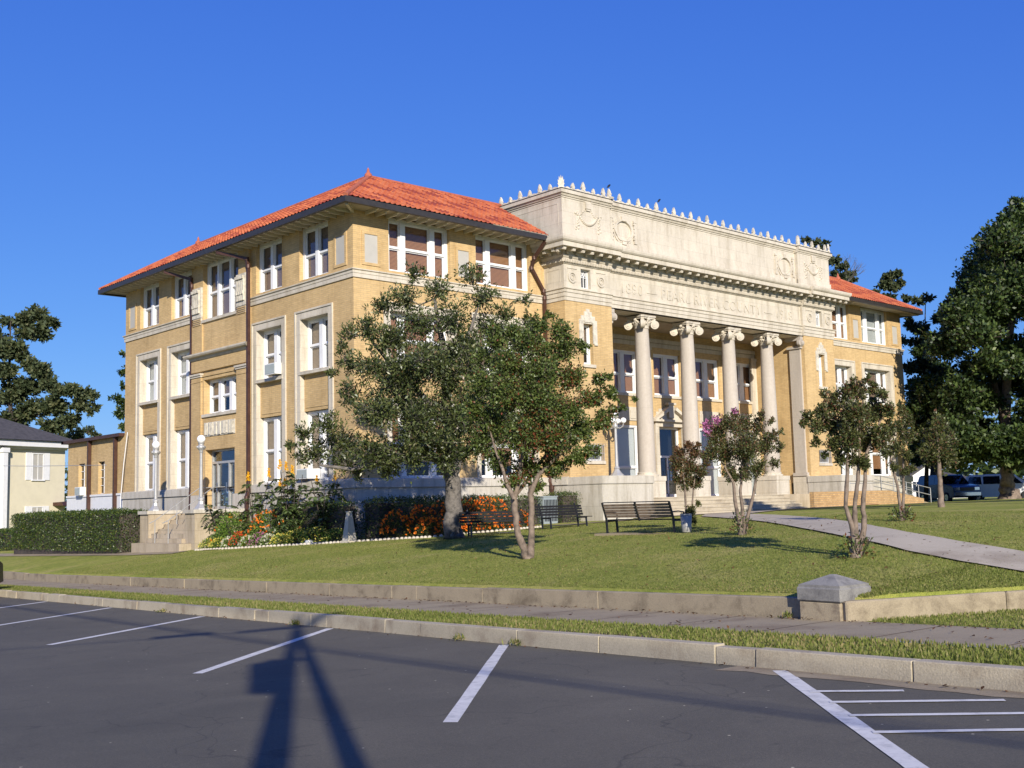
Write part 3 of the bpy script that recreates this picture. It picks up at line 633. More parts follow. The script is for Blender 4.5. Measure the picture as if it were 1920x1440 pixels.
# portico piers with reveal
hpier=[(10.84,11.44,5.05,6.78,.3),(10.76,11.84,.98,1.66,.2)]; mh=lambda H:[(Lx+.07-b,Lx+.07-a,c,d,e) for a,b,c,d,e in H]
PF.wall(wallb,X1,XP1,.3,7.68,hpier); PF.wall(wallb,XP2,X2,.3,7.68,mh(hpier))
PL('L',X1).wall(wallb,YP,0,.3,7.68,[]); PL('R',X2).wall(wallb,YP,0,.3,7.68,[])
YB=2.0
PL('R',XP1).wall(wallb,YP,YB,-.6,7.68,[]); PL('L',XP2).wall(wallb,YP,YB,-.6,7.68,[])
PB=PL('F',YB); WC=[13.75,16.95,20.2,23.45,26.6]
hb=[(c-1.03,c+1.03,4.42,6.5,.22) for c in WC]+[(c-.86,c+.86,-.6,2.88,.3) for c in (13.75,16.95,23.45,26.6)]+[(19.28,21.12,-.6,2.86,.35)]
PB.wall(wallb,XP1,XP2,-.6,7.68,hb)
WL.box(wallb,.2,.6,.5,.6,-.6,-.5)
wallo=wallb.build('wall','tan_brick',ch)
# 2-storey stone surrounds on the west side
def surround(pl,a,b_,z0,z1,dep,fw=.3,name='window_surround'):
    s=MB()
    pr=[(0,0),(.05,0),(.05,fw*.35),(.02,fw*.45),(.02,fw),(0,fw)]
    pl.box(s,a-fw,a,z0,z1+fw,.0-.0,.022); pl.box(s,b_,b_+fw,z0,z1+fw,0,.022); pl.box(s,a,b_,z1,z1+fw,0,.022)
    pl.box(s,a-fw,a-fw+.07,z0,z1+fw,.022,.06); pl.box(s,b_+fw-.07,b_+fw,z0,z1+fw,.022,.06); pl.box(s,a-fw+.07,b_+fw-.07,z1+fw-.07,z1+fw,.022,.06)
    # reveals
    pl.box(s,a,a+.035,z0,z1-.035,-dep,.02); pl.box(s,b_-.035,b_,z0,z1-.035,-dep,.02); pl.box(s,a,b_,z1-.035,z1,-dep,.018)
    return s.build(name,'limestone',ch)
bl=['grey_brown_blind','wood_blind','tan_blind','wood_blind','grey_brown_blind','white_blind']
for k,(a,b_) in enumerate((IA,IB,CB,CA)):
    surround(WL,a,b_,.3,6.62,.42)
    m_=(a+b_)/2
    window(WL,a,b_,8.12,10.2,.22,[(m_,.2)],'grey_brown_blind',1.,casing=.15,meet=.47,sill=False,label=None)
    window(WL,a+.036,b_-.036,4.55,6.585,.36,[(m_,.24)],['tan_blind','tan_blind','white_blind','white_blind'][k],1,n0=-.02)
    window(WL,a+.036,b_-.036,.33,3.0,.36,[(m_,.24)],'tan_blind',1,sill=False)
window(WPV,8.2,11.3,7.62,10.2,.26,[(9.22,.17),(10.28,.17)],'grey_brown_blind',1.,casing=.16,meet=.47)
window(WPV,8.32,11.2,3.47,4.98,.33,[(9.28,.26),(10.24,.26)],'grey_brown_blind',.55,casing=.09)
for mir in (False,True):
    for c in (3.12,7.46):
        u=Lx-c if mir else c; B='wood_blind' if not mir else ('white_blind' if c<5 else 'wood_blind')
        mu=[(u-.85,.24),(u+.62,.24)] if not mir else [(u-.62,.24),(u+.85,.24)]
        mu=[(u-.72,.24),(u+.72,.24)]
        surround(WF,u-1.5,u+1.5,4.42,6.62,.4); surround(WF,u-1.5,u+1.5,.3,3.02,.4,.2)
        window(WF,u-1.5,u+1.5,8.12,10.2,.22,mu,B,1.,casing=.15,meet=.47,sill=False)
        window(WF,u-1.46,u+1.46,4.55,6.585,.36,mu,'grey_brown_blind' if mir else 'wood_blind',.8)
        window(WF,u-1.46,u+1.46,.33,2.98,.36,mu,'wood_blind',.8,sill=False)
# grey blank panels with brick borders
def blank(pl,a,b_,n0=0):
    s=MB(); pl.box(s,a-.12,b_+.12,9.36,9.47,n0,n0+.035); pl.box(s,a-.12,b_+.12,8.19,8.29,n0,n0+.035); pl.box(s,a-.12,a,8.29,9.36,n0,n0+.035); pl.box(s,b_,b_+.12,8.29,9.36,n0,n0+.035)
    o=s.build('panel_border','tan_brick',ch); q=MB(); pl.box(q,a,b_,8.29,9.36,n0,n0+.008); q.build('panel','panel_grey',ch)
for a,b_ in ((.5,1.1),(Wy-1.1,Wy-.5)): blank(WL,a,b_)
for a,b_ in ((.5,1.1),(5.0,5.58)):
    blank(WF,a,b_); blank(WF,Lx-b_,Lx-a)
# belt course
belt=MB(); bp=[(0,7.68),(.05,7.68),(.05,7.82),(.07,7.84),(.07,7.93),(.12,7.96),(.12,8.0),(0,8.03)]
for pl,a,b_,m0,m1 in ((WL,0,PY0,1,0),(WL,PY1,Wy,0,1),(WF,0,X1,1,0),(WF,X2,Lx,0,1),(PL('R',Lx),0,Wy,1,1)):
    belt=MB(); pl.profile(belt,a,b_,bp,m0,m1); belt.build('belt_course','limestone',ch)
# water table and plinth
wt=MB(); wp=[(0,.34),(.13,.30),(.13,.0),(.10,-.0),(.10,-.02),(0,-.02)]
for pl,a,b_,m0,m1 in ((WL,0,PY0-.02,1,0),(WL,PY1,Wy,0,0),(WF,0,X1,1,-1),(PL('R',Lx),0,Wy,1,1),(WF,X2,Lx,-1,1),(PL('L',X1),-1.1,0,0,-1),(PL('R',X2),-1.1,0,0,-1)):
    wt=MB(); pl.profile(wt,a,b_,wp,m0,m1); wt.build('water_table','plinth_stone',ch)
for pl,a,b_,z0,z1,n0,n1 in ((WL,0,PY0,-3,-.02,-.3,.07),(WL,PY1,Wy,-3,-.02,-.3,.07),(WF,-.07,X1-.08,-3,-.02,0,.07),(WF,X2+.08,Lx,-3,-.02,0,.07),(PL('R',Lx),0,Wy,-3,-.02,-.3,.07),(WPV,PY0,8.5,-.62,.0,-.1,.1),(WPV,11.04,PY1,-.62,.0,-.1,.1)):
    q=MB(); pl.box(q,a,b_,z0,z1,n0,n1); q.build('plinth','plinth_stone',ch)
# pavilion stone: cornice, pilaster caps, relief panel, scroll brackets
cb=MB(); cp=[(0,5.88),(.10,5.88),(.14,5.93),(.14,5.98),(.30,6.02),(.34,6.08),(.34,6.14),(0,6.2)]
WPV.profile(cb,PY0,PY1,cp,1,1)
for y,k in ((PY0,'F'),(PY1,'B')): pass
cb.build('entrance_cornice','limestone',ch)
for a,b_ in ((PY0-.03,8.25),(11.27,PY1+.03)):
    cb=MB(); WPV.box(cb,a,b_,5.12,5.2,.0,.13); WPV.box(cb,a-.03,b_+.03,5.2,5.28,.0,.17); cb.build('pilaster_cap','limestone',ch)
cb=MB()
for a,b_ in ((PY0-.01,8.2),(11.32,PY1+.01)): WPV.box(cb,a,b_,4.9,4.93,0,.11)
cb.build('pilaster_band','tan_brick',ch)
rel=MB(); WPV.box(rel,8.45,11.1,2.5,3.1,0,.03)
y=8.55
for w in (.1,.12,.22,.12,.1,.26,.3,.26,.1,.12,.22,.12,.1):
    WPV.box(rel,y,y+w*.72,2.53+random.uniform(0,.04),3.08-random.uniform(0,.04),.03,.075); y+=w*1.17
rel.build('relief_panel','carved_stone',ch)
for a in (7.42,11.32):
    s=MB(); WPV.box(s,a,a+.8,7.75,9.1,.0,.10)
    for k in range(4):
        y0=a+.09+k*.165
        WPV.box(s,y0,y0+.12,7.95,8.98,.10,.17); WPV.box(s,y0-.01,y0+.13,8.85,8.98,.17,.22); WPV.box(s,y0,y0+.12,8.2,8.34,.17,.2)
    WPV.box(s,a+.03,a+.77,7.45,7.75,0,.07)
    s.build('carved_bracket','carved_stone',ch)
    q=MB()
    for k in range(4): WPV.box(q,a+.04,a+.76,7.42+k*.08,7.46+k*.08,.07,.1)
    q.build('bracket_corbel','tan_brick',ch)
# side entrance door
d=MB(); WPV.box(d,8.5,8.58,-.62,1.92,-.42,-.3); WPV.box(d,10.96,11.04,-.62,1.92,-.42,-.3); WPV.box(d,8.58,10.96,1.84,1.92,-.42,-.3); WPV.box(d,8.58,10.96,1.32,1.42,-.42,-.3)
WPV.box(d,10.5,10.58,-.62,1.32,-.42,-.3); WPV.box(d,9.5,9.58,-.62,1.32,-.42,-.3); WPV.box(d,8.58,10.96,-.62,-.5,-.42,-.32); WPV.box(d,8.58,10.96,.2,.26,-.42,-.33)
dr=d.build('door','grey_metal',ch)
q=MB(); WPV.box(q,8.58,10.96,-.5,1.84,-.40,-.38); q.build('pane','window_glass',dr)
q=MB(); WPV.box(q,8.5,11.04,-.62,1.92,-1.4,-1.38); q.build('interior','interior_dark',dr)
q=MB(); WPV.box(q,9.0,10.4,-.62,.4,-1.1,-1.05); q.build('lobby_counter','brown_door',dr)
q=MB(); q.bar(WPV.P(9.62,.1,-.24),WPV.P(9.62,.5,-.24),.03); q.bar(WPV.P(10.44,.1,-.24),WPV.P(10.44,.5,-.24),.03); q.build('handle','chrome',dr)
# brown downpipes
def downpipe(pts,w=.11):
    mb=MB()
    for p,q in zip(pts[:-1],pts[1:]): mb.bar(p,q,w,w)
    for p in pts[1:-1]: mb.lathe((p[0],p[1],p[2]-.07),[(.1,0),(.1,.14)],8)
    return mb.build('downpipe','brown_metal',ch)
downpipe([(-.92,8.55,10.05),(-.27,7.22,9.62),(-.22,7.2,9.3),(-.22,7.2,.1),(-.3,7.2,-.2),(-.3,7.2,-2.2)],.13)
downpipe([(-.92,13.4,10.05),(-.2,12.3,9.62),(-.16,12.28,9.3),(-.16,12.28,.1),(-.24,12.28,-2.2)],.12)
downpipe([(9.0,-.95,10.1),(8.95,-.3,9.5),(8.95,-.12,9.1),(9.62,-.12,8.2),(9.66,-.12,7.9),(9.66,-.12,.2),(9.66,-.24,-.1),(9.66,-.24,-1.9)],.12)
# ---- roof: four tiled slopes up to a flat deck
EV,ZE,RI,ZR=.95,10.34,2.55,12.46
def slope(name,e0,e1,r0,r1):
    e0,e1,r0,r1=[Vector(p) for p in (e0,e1,r0,r1)]; eu=(e1-e0).normalized(); Lu=(e1-e0).length; ev=(r0-e0); ev=ev-eu*ev.dot(eu); Lv=ev.length; ev/=Lv; nn=eu.cross(ev).normalized(); nn=nn if nn.z>0 else -nn
    tw,tl=.235,.30; nu=int(Lu/tw); per=4; us=[i*tw/per for i in range(int(Lu/tw*per)+2)]; nv=int(Lv/tl)+1
    vs=[];fs=[];rn=[]; s0=(r0-e0).dot(eu); s1=(r1-e0).dot(eu)
    rows=[]
    for k in range(nv): rows+= [(k*tl,0),(min((k+1)*tl-.004,Lv),1)]
    for v,ph in rows:
        f=v/Lv; lo,hi=s0*f,Lu+(s1-Lu)*f
        for i,u in enumerate(us):
            uu=min(max(u,lo),hi); q=(i%per)/per
            h=.05*max(0,math.sin(2*PI*q+.4))+.012; h+=.03*(1-ph)
            if uu!=u: h=.02
            vs.append(e0+eu*uu+ev*v+nn*h)
    N=len(us); nz=RS.rand(nv,nu+3); 
    big=RS.rand(nv//1+2,nu+3)
    for k in range(len(rows)-1):
        for i in range(N-1):
            if (vs[k*N+i]-vs[k*N+i+1]).length<1e-5 and (vs[(k+1)*N+i]-vs[(k+1)*N+i+1]).length<1e-5: continue
            fs.append((k*N+i,k*N+i+1,(k+1)*N+i+1,(k+1)*N+i)); row=k//2; col=i//per
            m=math.sin(col*.9+row*2.1)+math.sin(col*.31-row*1.3+1)+RS.rand()*.0
            r_=nz[row,col]; rn.append(r_*.33 if (m+ (big[row,col]-.5)*2.6>.8) else .36+r_*.64)
    me=bpy.data.meshes.new(name); me.from_pydata(vs,[],fs); a_=me.attributes.new('rnd','FLOAT','FACE'); a_.data.foreach_set('value',rn); me.update(); me.validate()
    return link(name,me,'clay_tile',ch)
c0,c1,c2,c3=(-EV,-EV,ZE),(Lx+EV,-EV,ZE),(Lx+EV,Wy+EV,ZE),(-EV,Wy+EV,ZE)
r0,r1,r2,r3=(RI,RI,ZR),(Lx-RI,RI,ZR),(Lx-RI,Wy-RI,ZR),(RI,Wy-RI,ZR)
slope('roof',c3,c0,r3,r0)
def lerp3(a,b,t): return tuple(a[i]*(1-t)+b[i]*t for i in range(3))
kx=(X1-.02+EV)/(Lx+2*EV); kr=(X1-.02-RI)/(Lx-2*RI)
slope('roof',c0,lerp3(c0,c1,kx-.014),r0,lerp3(r0,r1,kr))
slope('roof',lerp3(c1,c0,kx-.014),c1,lerp3(r1,r0,kr),r1)
slope('roof',c1,c2,r1,r2); slope('roof',c2,c3,r2,r3)
rd=MB()
for p,q in ((c0,r0),(c1,r1),(c2,r2),(c3,r3),(r0,lerp3(r0,r1,kr)),(lerp3(r1,r0,kr),r1),(r1,r2),(r2,r3),(r3,r0)):
    n_=int((Vector(q)-Vector(p)).length/.33)
    for i in range(n_):
        a=Vector(p).lerp(Vector(q),i/n_); b_=Vector(p).lerp(Vector(q),(i+1.12)/n_); rd.tube([a+Vector((0,0,.03)),b_+Vector((0,0,.045))],[.10,.085],7)
for r_ in (r0,r1,r2,r3): rd.lathe((r_[0],r_[1],r_[2]+.02),[(.16,0),(.15,.12),(.07,.2),(.05,.32),(.01,.4)],8)
rd.build('ridge','ridge_tile',ch)
dk=MB(); dk.box(RI,Lx-RI,RI,Wy-RI,ZR-.15,ZR-.02); dk.build('roof_deck','dark_shingle',ch)
# eaves: soffit boards, gutter, rafter tails
sf=MB()
def ring(mb,o0,o1,z0,z1,xcut=True):
    for (x0,x1) in ((-o0,X1-.75),(X2+.75,Lx+o0)): mb.box(x0,x1,-o0,-o1,z0,z1)
    mb.box(-o0,-o1,-o1+.0,Wy+o1,z0,z1); mb.box(Lx+o1,Lx+o0,-o1,Wy+o1,z0,z1); mb.box(-o0,Lx+o0,Wy+o1,Wy+o0,z0,z1)
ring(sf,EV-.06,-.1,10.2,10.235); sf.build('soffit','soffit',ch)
gt=MB(); ring(gt,EV+.06,EV-.08,10.13,10.34); gt.build('gutter','gutter_metal',ch)
def tail_mesh():
    q=MB(); n_=EV-.1
    q.bar((0,0,10.14),(-n_*.75,0,10.14),.07,.12); q.bar((-n_*.75,0,10.155),(-n_,0,10.175),.07,.07); return q
tl=tail_mesh().build('rafter_tail','cream_paint',ch,world=False); first=True
spots=[(0,.1+.48*k,0) for k in range(41)]+[(.58+.48*k,0,PI/2) for k in range(70) if (.58+.48*k<X1-.8 or X2+.8<.58+.48*k<Lx)]
for x,y,r_ in spots:
    o=tl if first else tl.copy()
    if not first: COL.objects.link(o); o.parent=ch
    first=False; o.matrix_parent_inverse=Matrix.Translation(-ch.location); o.location=(x,y,0); o.rotation_euler=(0,0,r_)
for k,(x,y) in enumerate(((0,0),(Lx,0))):
    q=MB(); s=-1 if k==0 else 1; q.bar((x,y,10.14),(x+s*(EV-.15),y-EV+.15,10.14),.1,.14); q.build('corner_bracket','cream_paint',ch)
# ---- stone centre block
YK=3.4    # depth of the attic block
ent=MB()
ap=[(0,7.68),(.03,7.68),(.03,7.84),(.06,7.84),(.06,8.02),(.09,8.02),(.09,8.14),(.14,8.17),(.14,8.21),(0,8.24)]
fz=(8.24,9.22)
ent2=MB()
for pl,a,b_,m0,m1 in ((PF,X1,XP1,1,0),(PF,XP2,X2,0,1),(PC,XP1,XP2,0,0),(PL('L',X1),YP,.0,1,0),(PL('R',X2),YP,0,1,0)):
    pl.profile(ent,a,b_,ap,m0,m1)
ent.box(XP1,XP2,YC+.0,YC+.85,7.62,7.68); 
ent.build('architrave','limestone',ch)
fb=MB(); hf=[(10.82,11.42,8.3,9.13,.3)]
PF.wall(fb,X1,XP1,7.68,9.25,hf); PF.wall(fb,XP2,X2,7.68,9.25,mh(hf)); PC.wall(fb,XP1,XP2,7.62,9.25,[]); PL('L',X1).wall(fb,YP,0.6,7.68,10.2,[]); PL('R',X2).wall(fb,YP,.6,7.68,10.2,[])
for x in (XP1,XP2): fb.add([(x,YP,7.62),(x,YC,7.62),(x,YC,9.3),(x,YP,9.3)],[(0,1,2,3)])
fb.box(XP1,XP2,YC+.85,YC+.86,7.62,9.2)
# side incised panels
for pl in (PL('L',X1),PL('R',X2)):
    pl.box(fb,YP+.22,-.18,9.02,9.04,0,.012); pl.box(fb,YP+.22,YP+.24,8.45,9.02,0,.012); pl.box(fb,-.2,-.18,8.45,9.02,0,.012)
fb.build('frieze','limestone',ch)
cor=MB()
bed=[(0,9.22),(.05,9.24),(.05,9.28),(.10,9.28),(.10,9.47),(.13,9.48),(.17,9.56),(.17,9.60),(0,9.60)]
coro=[(0,9.60),(.14,9.60),(.14,9.84),(.66,9.84),(.66,9.80),(.70,9.80),(.70,9.98),(.74,10.0),(.79,10.06),(.81,10.14),(.81,10.2),(.2,10.26),(0,10.26)]
segs=((PF,X1,XP1,1,0),(PF,XP2,X2,0,1),(PC,XP1,XP2,0,0),(PL('L',X1),YP,.5,1,0),(PL('R',X2),YP,.5,1,0))
for prof in (bed,coro):
    for pl,a,b_,m0,m1 in segs: pl.profile(cor,a,b_,prof,m0,m1)
    # the pier cornices return at the break
cor.build('cornice','limestone',ch)
for x0,x1,s in ((XP1,XP1+.8,1),(XP2-.8,XP2,-1)): pass
for pl,a,b_,m0,m1 in segs:
    dn=MB(); u=a-.1*m0
    while u<b_+.1*m1: pl.box(dn,u,u+.055,9.30,9.42,.09,.155); u+=.1
    dn.build('dentil_band','limestone',ch)
for pl,a,b_,m0,m1 in segs:
    n_=max(1,round((b_-a+.6*m0+.6*m1)/.62)); st=(b_-a+.6*m0+.6*m1-.14)/n_
    for i in range(n_+(1 if (m0 or m1) else 0)):
        u=a-.6*m0+i*st+.02 
        if pl.k in 'LR' and i==0: continue
        s=MB(); pl.box(s,u,u+.16,9.70,9.84,.14,.60); pl.box(s,u,u+.16,9.62,9.70,.14,.26); pl.box(s,u-.015,u+.175,9.80,9.84,.13,.63); pl.box(s,u,u+.16,9.66,9.70,.50,.585)
        s.build('modillion','limestone',ch)
# frieze lettering
def text(body,size,loc,rot,mt,parent,extr=.012,name='lettering',align='CENTER',sx=1.,sp=1.):
    cu=bpy.data.curves.new(name,'FONT'); cu.body=body; cu.size=size; cu.extrude=extr; cu.align_x=align; cu.space_character=sp
    o=bpy.data.objects.new(name,cu); COL.objects.link(o); bpy.context.view_layer.update()
    me=bpy.data.meshes.new_from_object(o.evaluated_get(bpy.context.evaluated_depsgraph_get())); bpy.data.objects.remove(o)
    w_=max(v.co.x for v in me.vertices)-min(v.co.x for v in me.vertices); sx=sx/w_ if sx>5 else sx; mw=Matrix.Translation(loc)@rot@Matrix.Diagonal((sx,1,1,1)); me.transform(mw); me.materials.clear(); return link(name,me,mt,parent)
RF=Matrix.Rotation(PI/2,4,'X')
text('1890 — PEARL RIVER COUNTY — 1918',.68,Vector((20.18,YC-.011,8.43)),RF,'limestone',ch,.014,sx=13.3,sp=1.12)
# rosettes and frieze grilles
for x in (10.28,12.06,Lx+.07-12.06,Lx+.07-10.28):
    s=MB(); n=28
    def ringm(s,r0_,r1_,t):
        vs=[];fs=[]
        for i in range(n):
            an=2*PI*i/n
            for r,tt in ((r0_,0),(r0_,t),(r1_,t),(r1_,0)): vs.append((x+r*math.cos(an),YP-.002-tt,8.7+r*math.sin(an)))
        for i in range(n):
            for k in range(4): j=(i+1)%n; fs.append((i*4+k,j*4+k,j*4+(k+1)%4,i*4+(k+1)%4))
        s.add(vs,fs)
    ringm(s,.17,.25,.045); ringm(s,.09,.13,.035)
    for i in range(8):
        an=2*PI*i/8; s.lathe((x+.055*math.cos(an),YP,8.7+.055*math.sin(an)-.02),[(.02,0),(.02,.04)],6)
    s.box(x-.3,x+.3,YP-.03,YP,9.06,9.085); s.build('rosette','limestone',ch)
for mir in (0,1):
    f=(lambda a,b_:(a,b_)) if not mir else (lambda a,b_:(Lx+.07-b_,Lx+.07-a))
    a,b_=f(10.82,11.42); window(PF,a,b_,8.3,9.13,.22,[],None,1,sash=False,fan=True,sill=False,casing=.05,name='grille_window')
    a,b_=f(10.84,11.44); window(PF,a,b_,5.05,6.78,.24,[],'grey_brown_blind',.4,sash=True,fan=False,casing=.06)
    # eared stone surround with a stepped crest
    s=MB(); PF.box(s,a-.24,a,5.95,6.95,0,.05); PF.box(s,b_,b_+.24,5.95,6.95,0,.05); PF.box(s,a-.0,b_+.0,6.78,6.95,0,.05)
    PF.box(s,a-.12,b_+.12,6.95,7.12,0,.05); PF.box(s,a+.08,b_-.08,7.12,7.3,0,.055); PF.box(s,a+.2,b_-.2,7.3,7.42,0,.05); PF.box(s,a+.02,b_-.02,6.84,7.06,.05,.085)
    for q in (a-.24,b_+.06): PF.box(s,q,q+.18,5.88,5.95,0,.07)
    s.build('window_surround','carved_stone',ch)
    a,b_=f(10.76,11.84); w=window(PF,a,b_,.98,1.66,.16,[],None,1,sash=False,casing=.05)
    s=MB(); k=a
    while k<b_+.01: s.bar(PF.P(k,.9,.05),PF.P(k,1.62,.05),.018); k+=.09
    for z in (.98,1.3,1.62): PF.box(s,a-.02,b_+.02,z-.01,z+.01,.04,.06)
    for k in np.arange(a,b_,.18): s.tube([PF.P(k+.09+.07*math.cos(t),1.66+.07*math.sin(t),.05) for t in np.linspace(0,2*PI,9)],.008,4)
    s.build('grille','grey_metal',w)
# attic parapet
at_=MB(); YA=YP-.0; AF=PL('F',YP+.02); ACn=PL('F',YC+.06); AS=PL('L',X1+.02); AE=PL('R',X2-.02)
AF.box(at_,X1+.02,12.85,10.2,12.1,-.5,0); AF.box(at_,27.51,X2-.02,10.2,12.1,-.5,0); ACn.box(at_,12.85,27.51,10.2,12.1,-.5,0)
AS.box(at_,YP+.52,YK,10.2,12.1,-.5,0); AE.box(at_,YP+.52,YK,10.2,12.1,-.5,0); at_.box(X1+.02,X2-.02,YK,YK+.4,10.2,12.1)
AF.box(at_,X1-.03,12.9,10.2,10.72,0,.05); AF.box(at_,27.46,X2+.03,10.2,10.72,0,.05); ACn.box(at_,12.9,27.46,10.2,10.72,0,.05); AS.box(at_,YP+.02,YK,10.2,10.72,0,.05)
for pl in (AS,AE):
    pl.box(at_,YP+.25,1.6,11.84,11.86,0,.012); pl.box(at_,YP+.25,YP+.27,10.9,11.84,0,.012); pl.box(at_,1.58,1.6,10.9,11.84,0,.012)
at_.build('attic_wall','limestone',ch)
rfb=MB(); rfb.box(X1+.5,X2-.5,YP+.5,YK,11.3,11.4); rfb.build('attic_roof','dark_shingle',ch)
tc=MB(); tp=[(-.5,12.1),(.03,12.1),(.03,12.17),(.07,12.17),(.11,12.26),(.16,12.27),(.16,12.42),(-.5,12.45)]
for pl,a,b_,m0,m1 in ((AF,X1+.02,12.9,1,0),(AF,27.46,X2-.02,0,1),(ACn,12.9,27.46,0,0),(AS,YP+.02,YK,1,0),(AE,YP+.02,YK,1,0)): pl.profile(tc,a,b_,tp,m0,m1)
tc.build('attic_cornice','limestone',ch)
fl=MB()
for pl,a,b_,m0,m1 in ((AF,X1+.02,12.9,1,0),(AF,27.46,X2-.02,0,1),(ACn,12.9,27.46,0,0),(AS,YP+.02,YK,1,0)): pl.profile(fl,a,b_,[(-.4,12.42),(.17,12.42),(.17,12.455),(-.4,12.47)],m0,m1)
fl.build('lead_flashing','gutter_metal',ch)
# keystones on the end bays, swags and cartouches
for x in (11.4,28.97):
    s=MB(); AF.box(s,x-.17,x+.17,11.8,12.1,0,.09); AF.box(s,x-.13,x+.13,11.72,11.8,0,.06); s.build('keystone','limestone',ch)
    s=MB()
    def blob(px,pz,r,d=.6): s.lathe((px,YP+.02-.0,pz-r*.9),[(r*.1,0),(r*.8,r*.3),(r,r*.9),(r*.8,r*1.5),(r*.1,r*1.8)],8)
    for t in np.linspace(-1,1,19):
        blob(x+t*.62,11.55-.42*(1-t*t),.055+.04*(1-t*t))
    for sg in (-1,1):
        for k in range(12): blob(x+sg*(.72+RS.uniform(-.13,.13)),11.6-.07*k+RS.uniform(-.03,.03),.045+.02*RS.rand())
    for sg in (-1,1):
        for k in range(6): blob(x+sg*(.2+.06*k),11.72-.05*k+RS.uniform(-.03,.03),.04)
    s.build('carved_swag','limestone',ch)
for x in (13.85,26.5):
    s=MB(); n=36
    def ellring(r0_,r1_,t,n0=0,pz=11.27,sx=1.,sz=.82):
        vs=[];fs=[]
        for i in range(n):
            an=2*PI*i/n; w=1+.05*math.cos(6*an)
            for r,tt in ((r0_,n0),(r0_,n0+t),(r1_*w,n0+t),(r1_*w,n0)): vs.append((x+r*sx*math.cos(an),YC+.06-tt,pz+r*sz*math.sin(an)))
        for i in range(n):
            for k in range(4): j=(i+1)%n; fs.append((i*4+k,j*4+k,j*4+(k+1)%4,i*4+(k+1)%4))
        s.add(vs,fs)
    ellring(.5,.62,.09); ellring(.62,.72,.05); 
    for sg in (-1,1):
        ACn.box(s,x+sg*.78-.07,x+sg*.78+.07,10.8,11.75,0,.06); ACn.box(s,x+sg*.80-.1,x+sg*.80+.1,10.74,10.84,0,.09); ACn.box(s,x+sg*.78-.1,x+sg*.78+.1,11.72,11.82,0,.08)
        for k in range(5): ACn.box(s,x+sg*.70-.04,x+sg*.70+.04,10.92+k*.17,11.0+k*.17,.0,.085)
    ACn.box(s,x-.16,x+.16,11.68,11.88,0,.12); ACn.box(s,x-.14,x+.14,10.62,10.76,0,.1)
    s.build('cartouche','limestone',ch)
# antefixes: palmettes, shared meshes
def palmette(h,w,big):
    mb=MB(); n=7 if big else 5; poly=[(-w*.55,0),(-w*.6,h*.18),(-w*.32,h*.26)]
    if big==2:
        for i in range(7):
            an=math.radians(-66+22*i); L_=h*(.55+.4*math.cos(an)**1.2); dx,dz=math.sin(an),math.cos(an)
            base=(0,h*.1); tip=(dx*L_*.40,h*.1+dz*L_*.9); px,pz=dz*w*.12,-dx*w*.12; mx,mz=tip[0]*.6,base[1]+(tip[1]-base[1])*.6
            mb.prism([(base[0],base[1]),(mx+px,mz+pz),(tip[0],tip[1]),(mx-px,mz-pz)],lambda u,v,t:(u,t,v),-.05+.01*(i%2),.05-.01*(i%2))
        mb.prism([(-w*.4,0),(w*.4,0),(w*.25,h*.16),(-w*.25,h*.16)],lambda u,v,t:(u,t,v),-.08,.08)
    else:
        pts=[(-w*.62,0),(-w*.70,h*.12),(-w*.55,h*.20),(-w*.34,h*.22),(-w*.24,h*.34),(-w*.34,h*.50),(-w*.22,h*.66),(-w*.20,h*.78),(-w*.08,h*.92),(0,h*1.04)]
        pts=pts+[(-a,b_) for a,b_ in pts[-2::-1]]; mb.prism(pts,lambda u,v,t:(u,t,v),-.045,.045)
        for i in (-1,0,1): mb.prism([(i*w*.13-.02,h*.2),(i*w*.13+.02,h*.2),(i*w*.07+.012,h*.8),(i*w*.07-.012,h*.8)],lambda u,v,t:(u,t,v),-.065,.065)
    return mb
proto={}
for key,(h,w,b_) in {'s':(.32,.30,0),'b':(.45,.34,1),'c':(.60,.40,2)}.items():
    o=palmette(h,w,b_).build('antefix','carved_stone',ch,world=False); proto[key]=[o,True]
def antefix(key,x,y,z,rz=0,scl=1.):
    o,first=proto[key]
    if first: proto[key][1]=False
    else: o=o.copy(); COL.objects.link(o); o.parent=ch
    o.matrix_parent_inverse=Matrix.Translation(-ch.location); o.location=(x,y,z); o.rotation_euler=(0,0,rz); o.scale=(scl,1,scl)
ZT=12.45
seq=[]
x=X1+.66; k=0
while x<12.6: seq.append((x,YP-.04,0,'sb'[k%2])); x+=.635; k+=1
x=13.0; k=0
while x<27.2: seq.append((x,YC-.0,0,'sb'[k%2])); x+=.635; k+=1
x=28.25;k=0
while x<X2-.3: seq.append((x,YP-.04,0,'sb'[k%2])); x+=.635; k+=1
y=YP+.62;k=0
while y<YK: seq.append((X1-.04,y,PI/2,'sb'[k%2])); y+=.62; k+=1
for x_,y_,r_,k_ in seq: antefix(k_,x_,y_,ZT,r_,random.uniform(.93,1.06))
antefix('c',X1-.02,YP-.02,ZT,-PI/4); antefix('c',27.55,YP-.04,ZT,0); antefix('b',X2,YP,ZT,PI/4,1.1); antefix('b',12.75,YP-.04,ZT,PI/2,1.05)
for pl,a,b_ in ((AF,X1,12.85),(ACn,12.85,27.5),(AF,27.5,X2),(AS,YP,YK)):
    scb=MB(); u=a+.16
    while u<b_-.1:
        scb.prism([(math.cos(t)*.17,math.sin(t)*.12) for t in np.linspace(0,PI,7)],(lambda pl,u:lambda q,v,t:pl.P(u+.16+q,ZT+v,t))(pl,u),.02,.10); u+=.3175
    scb.build('scroll_cresting','carved_stone',ch)
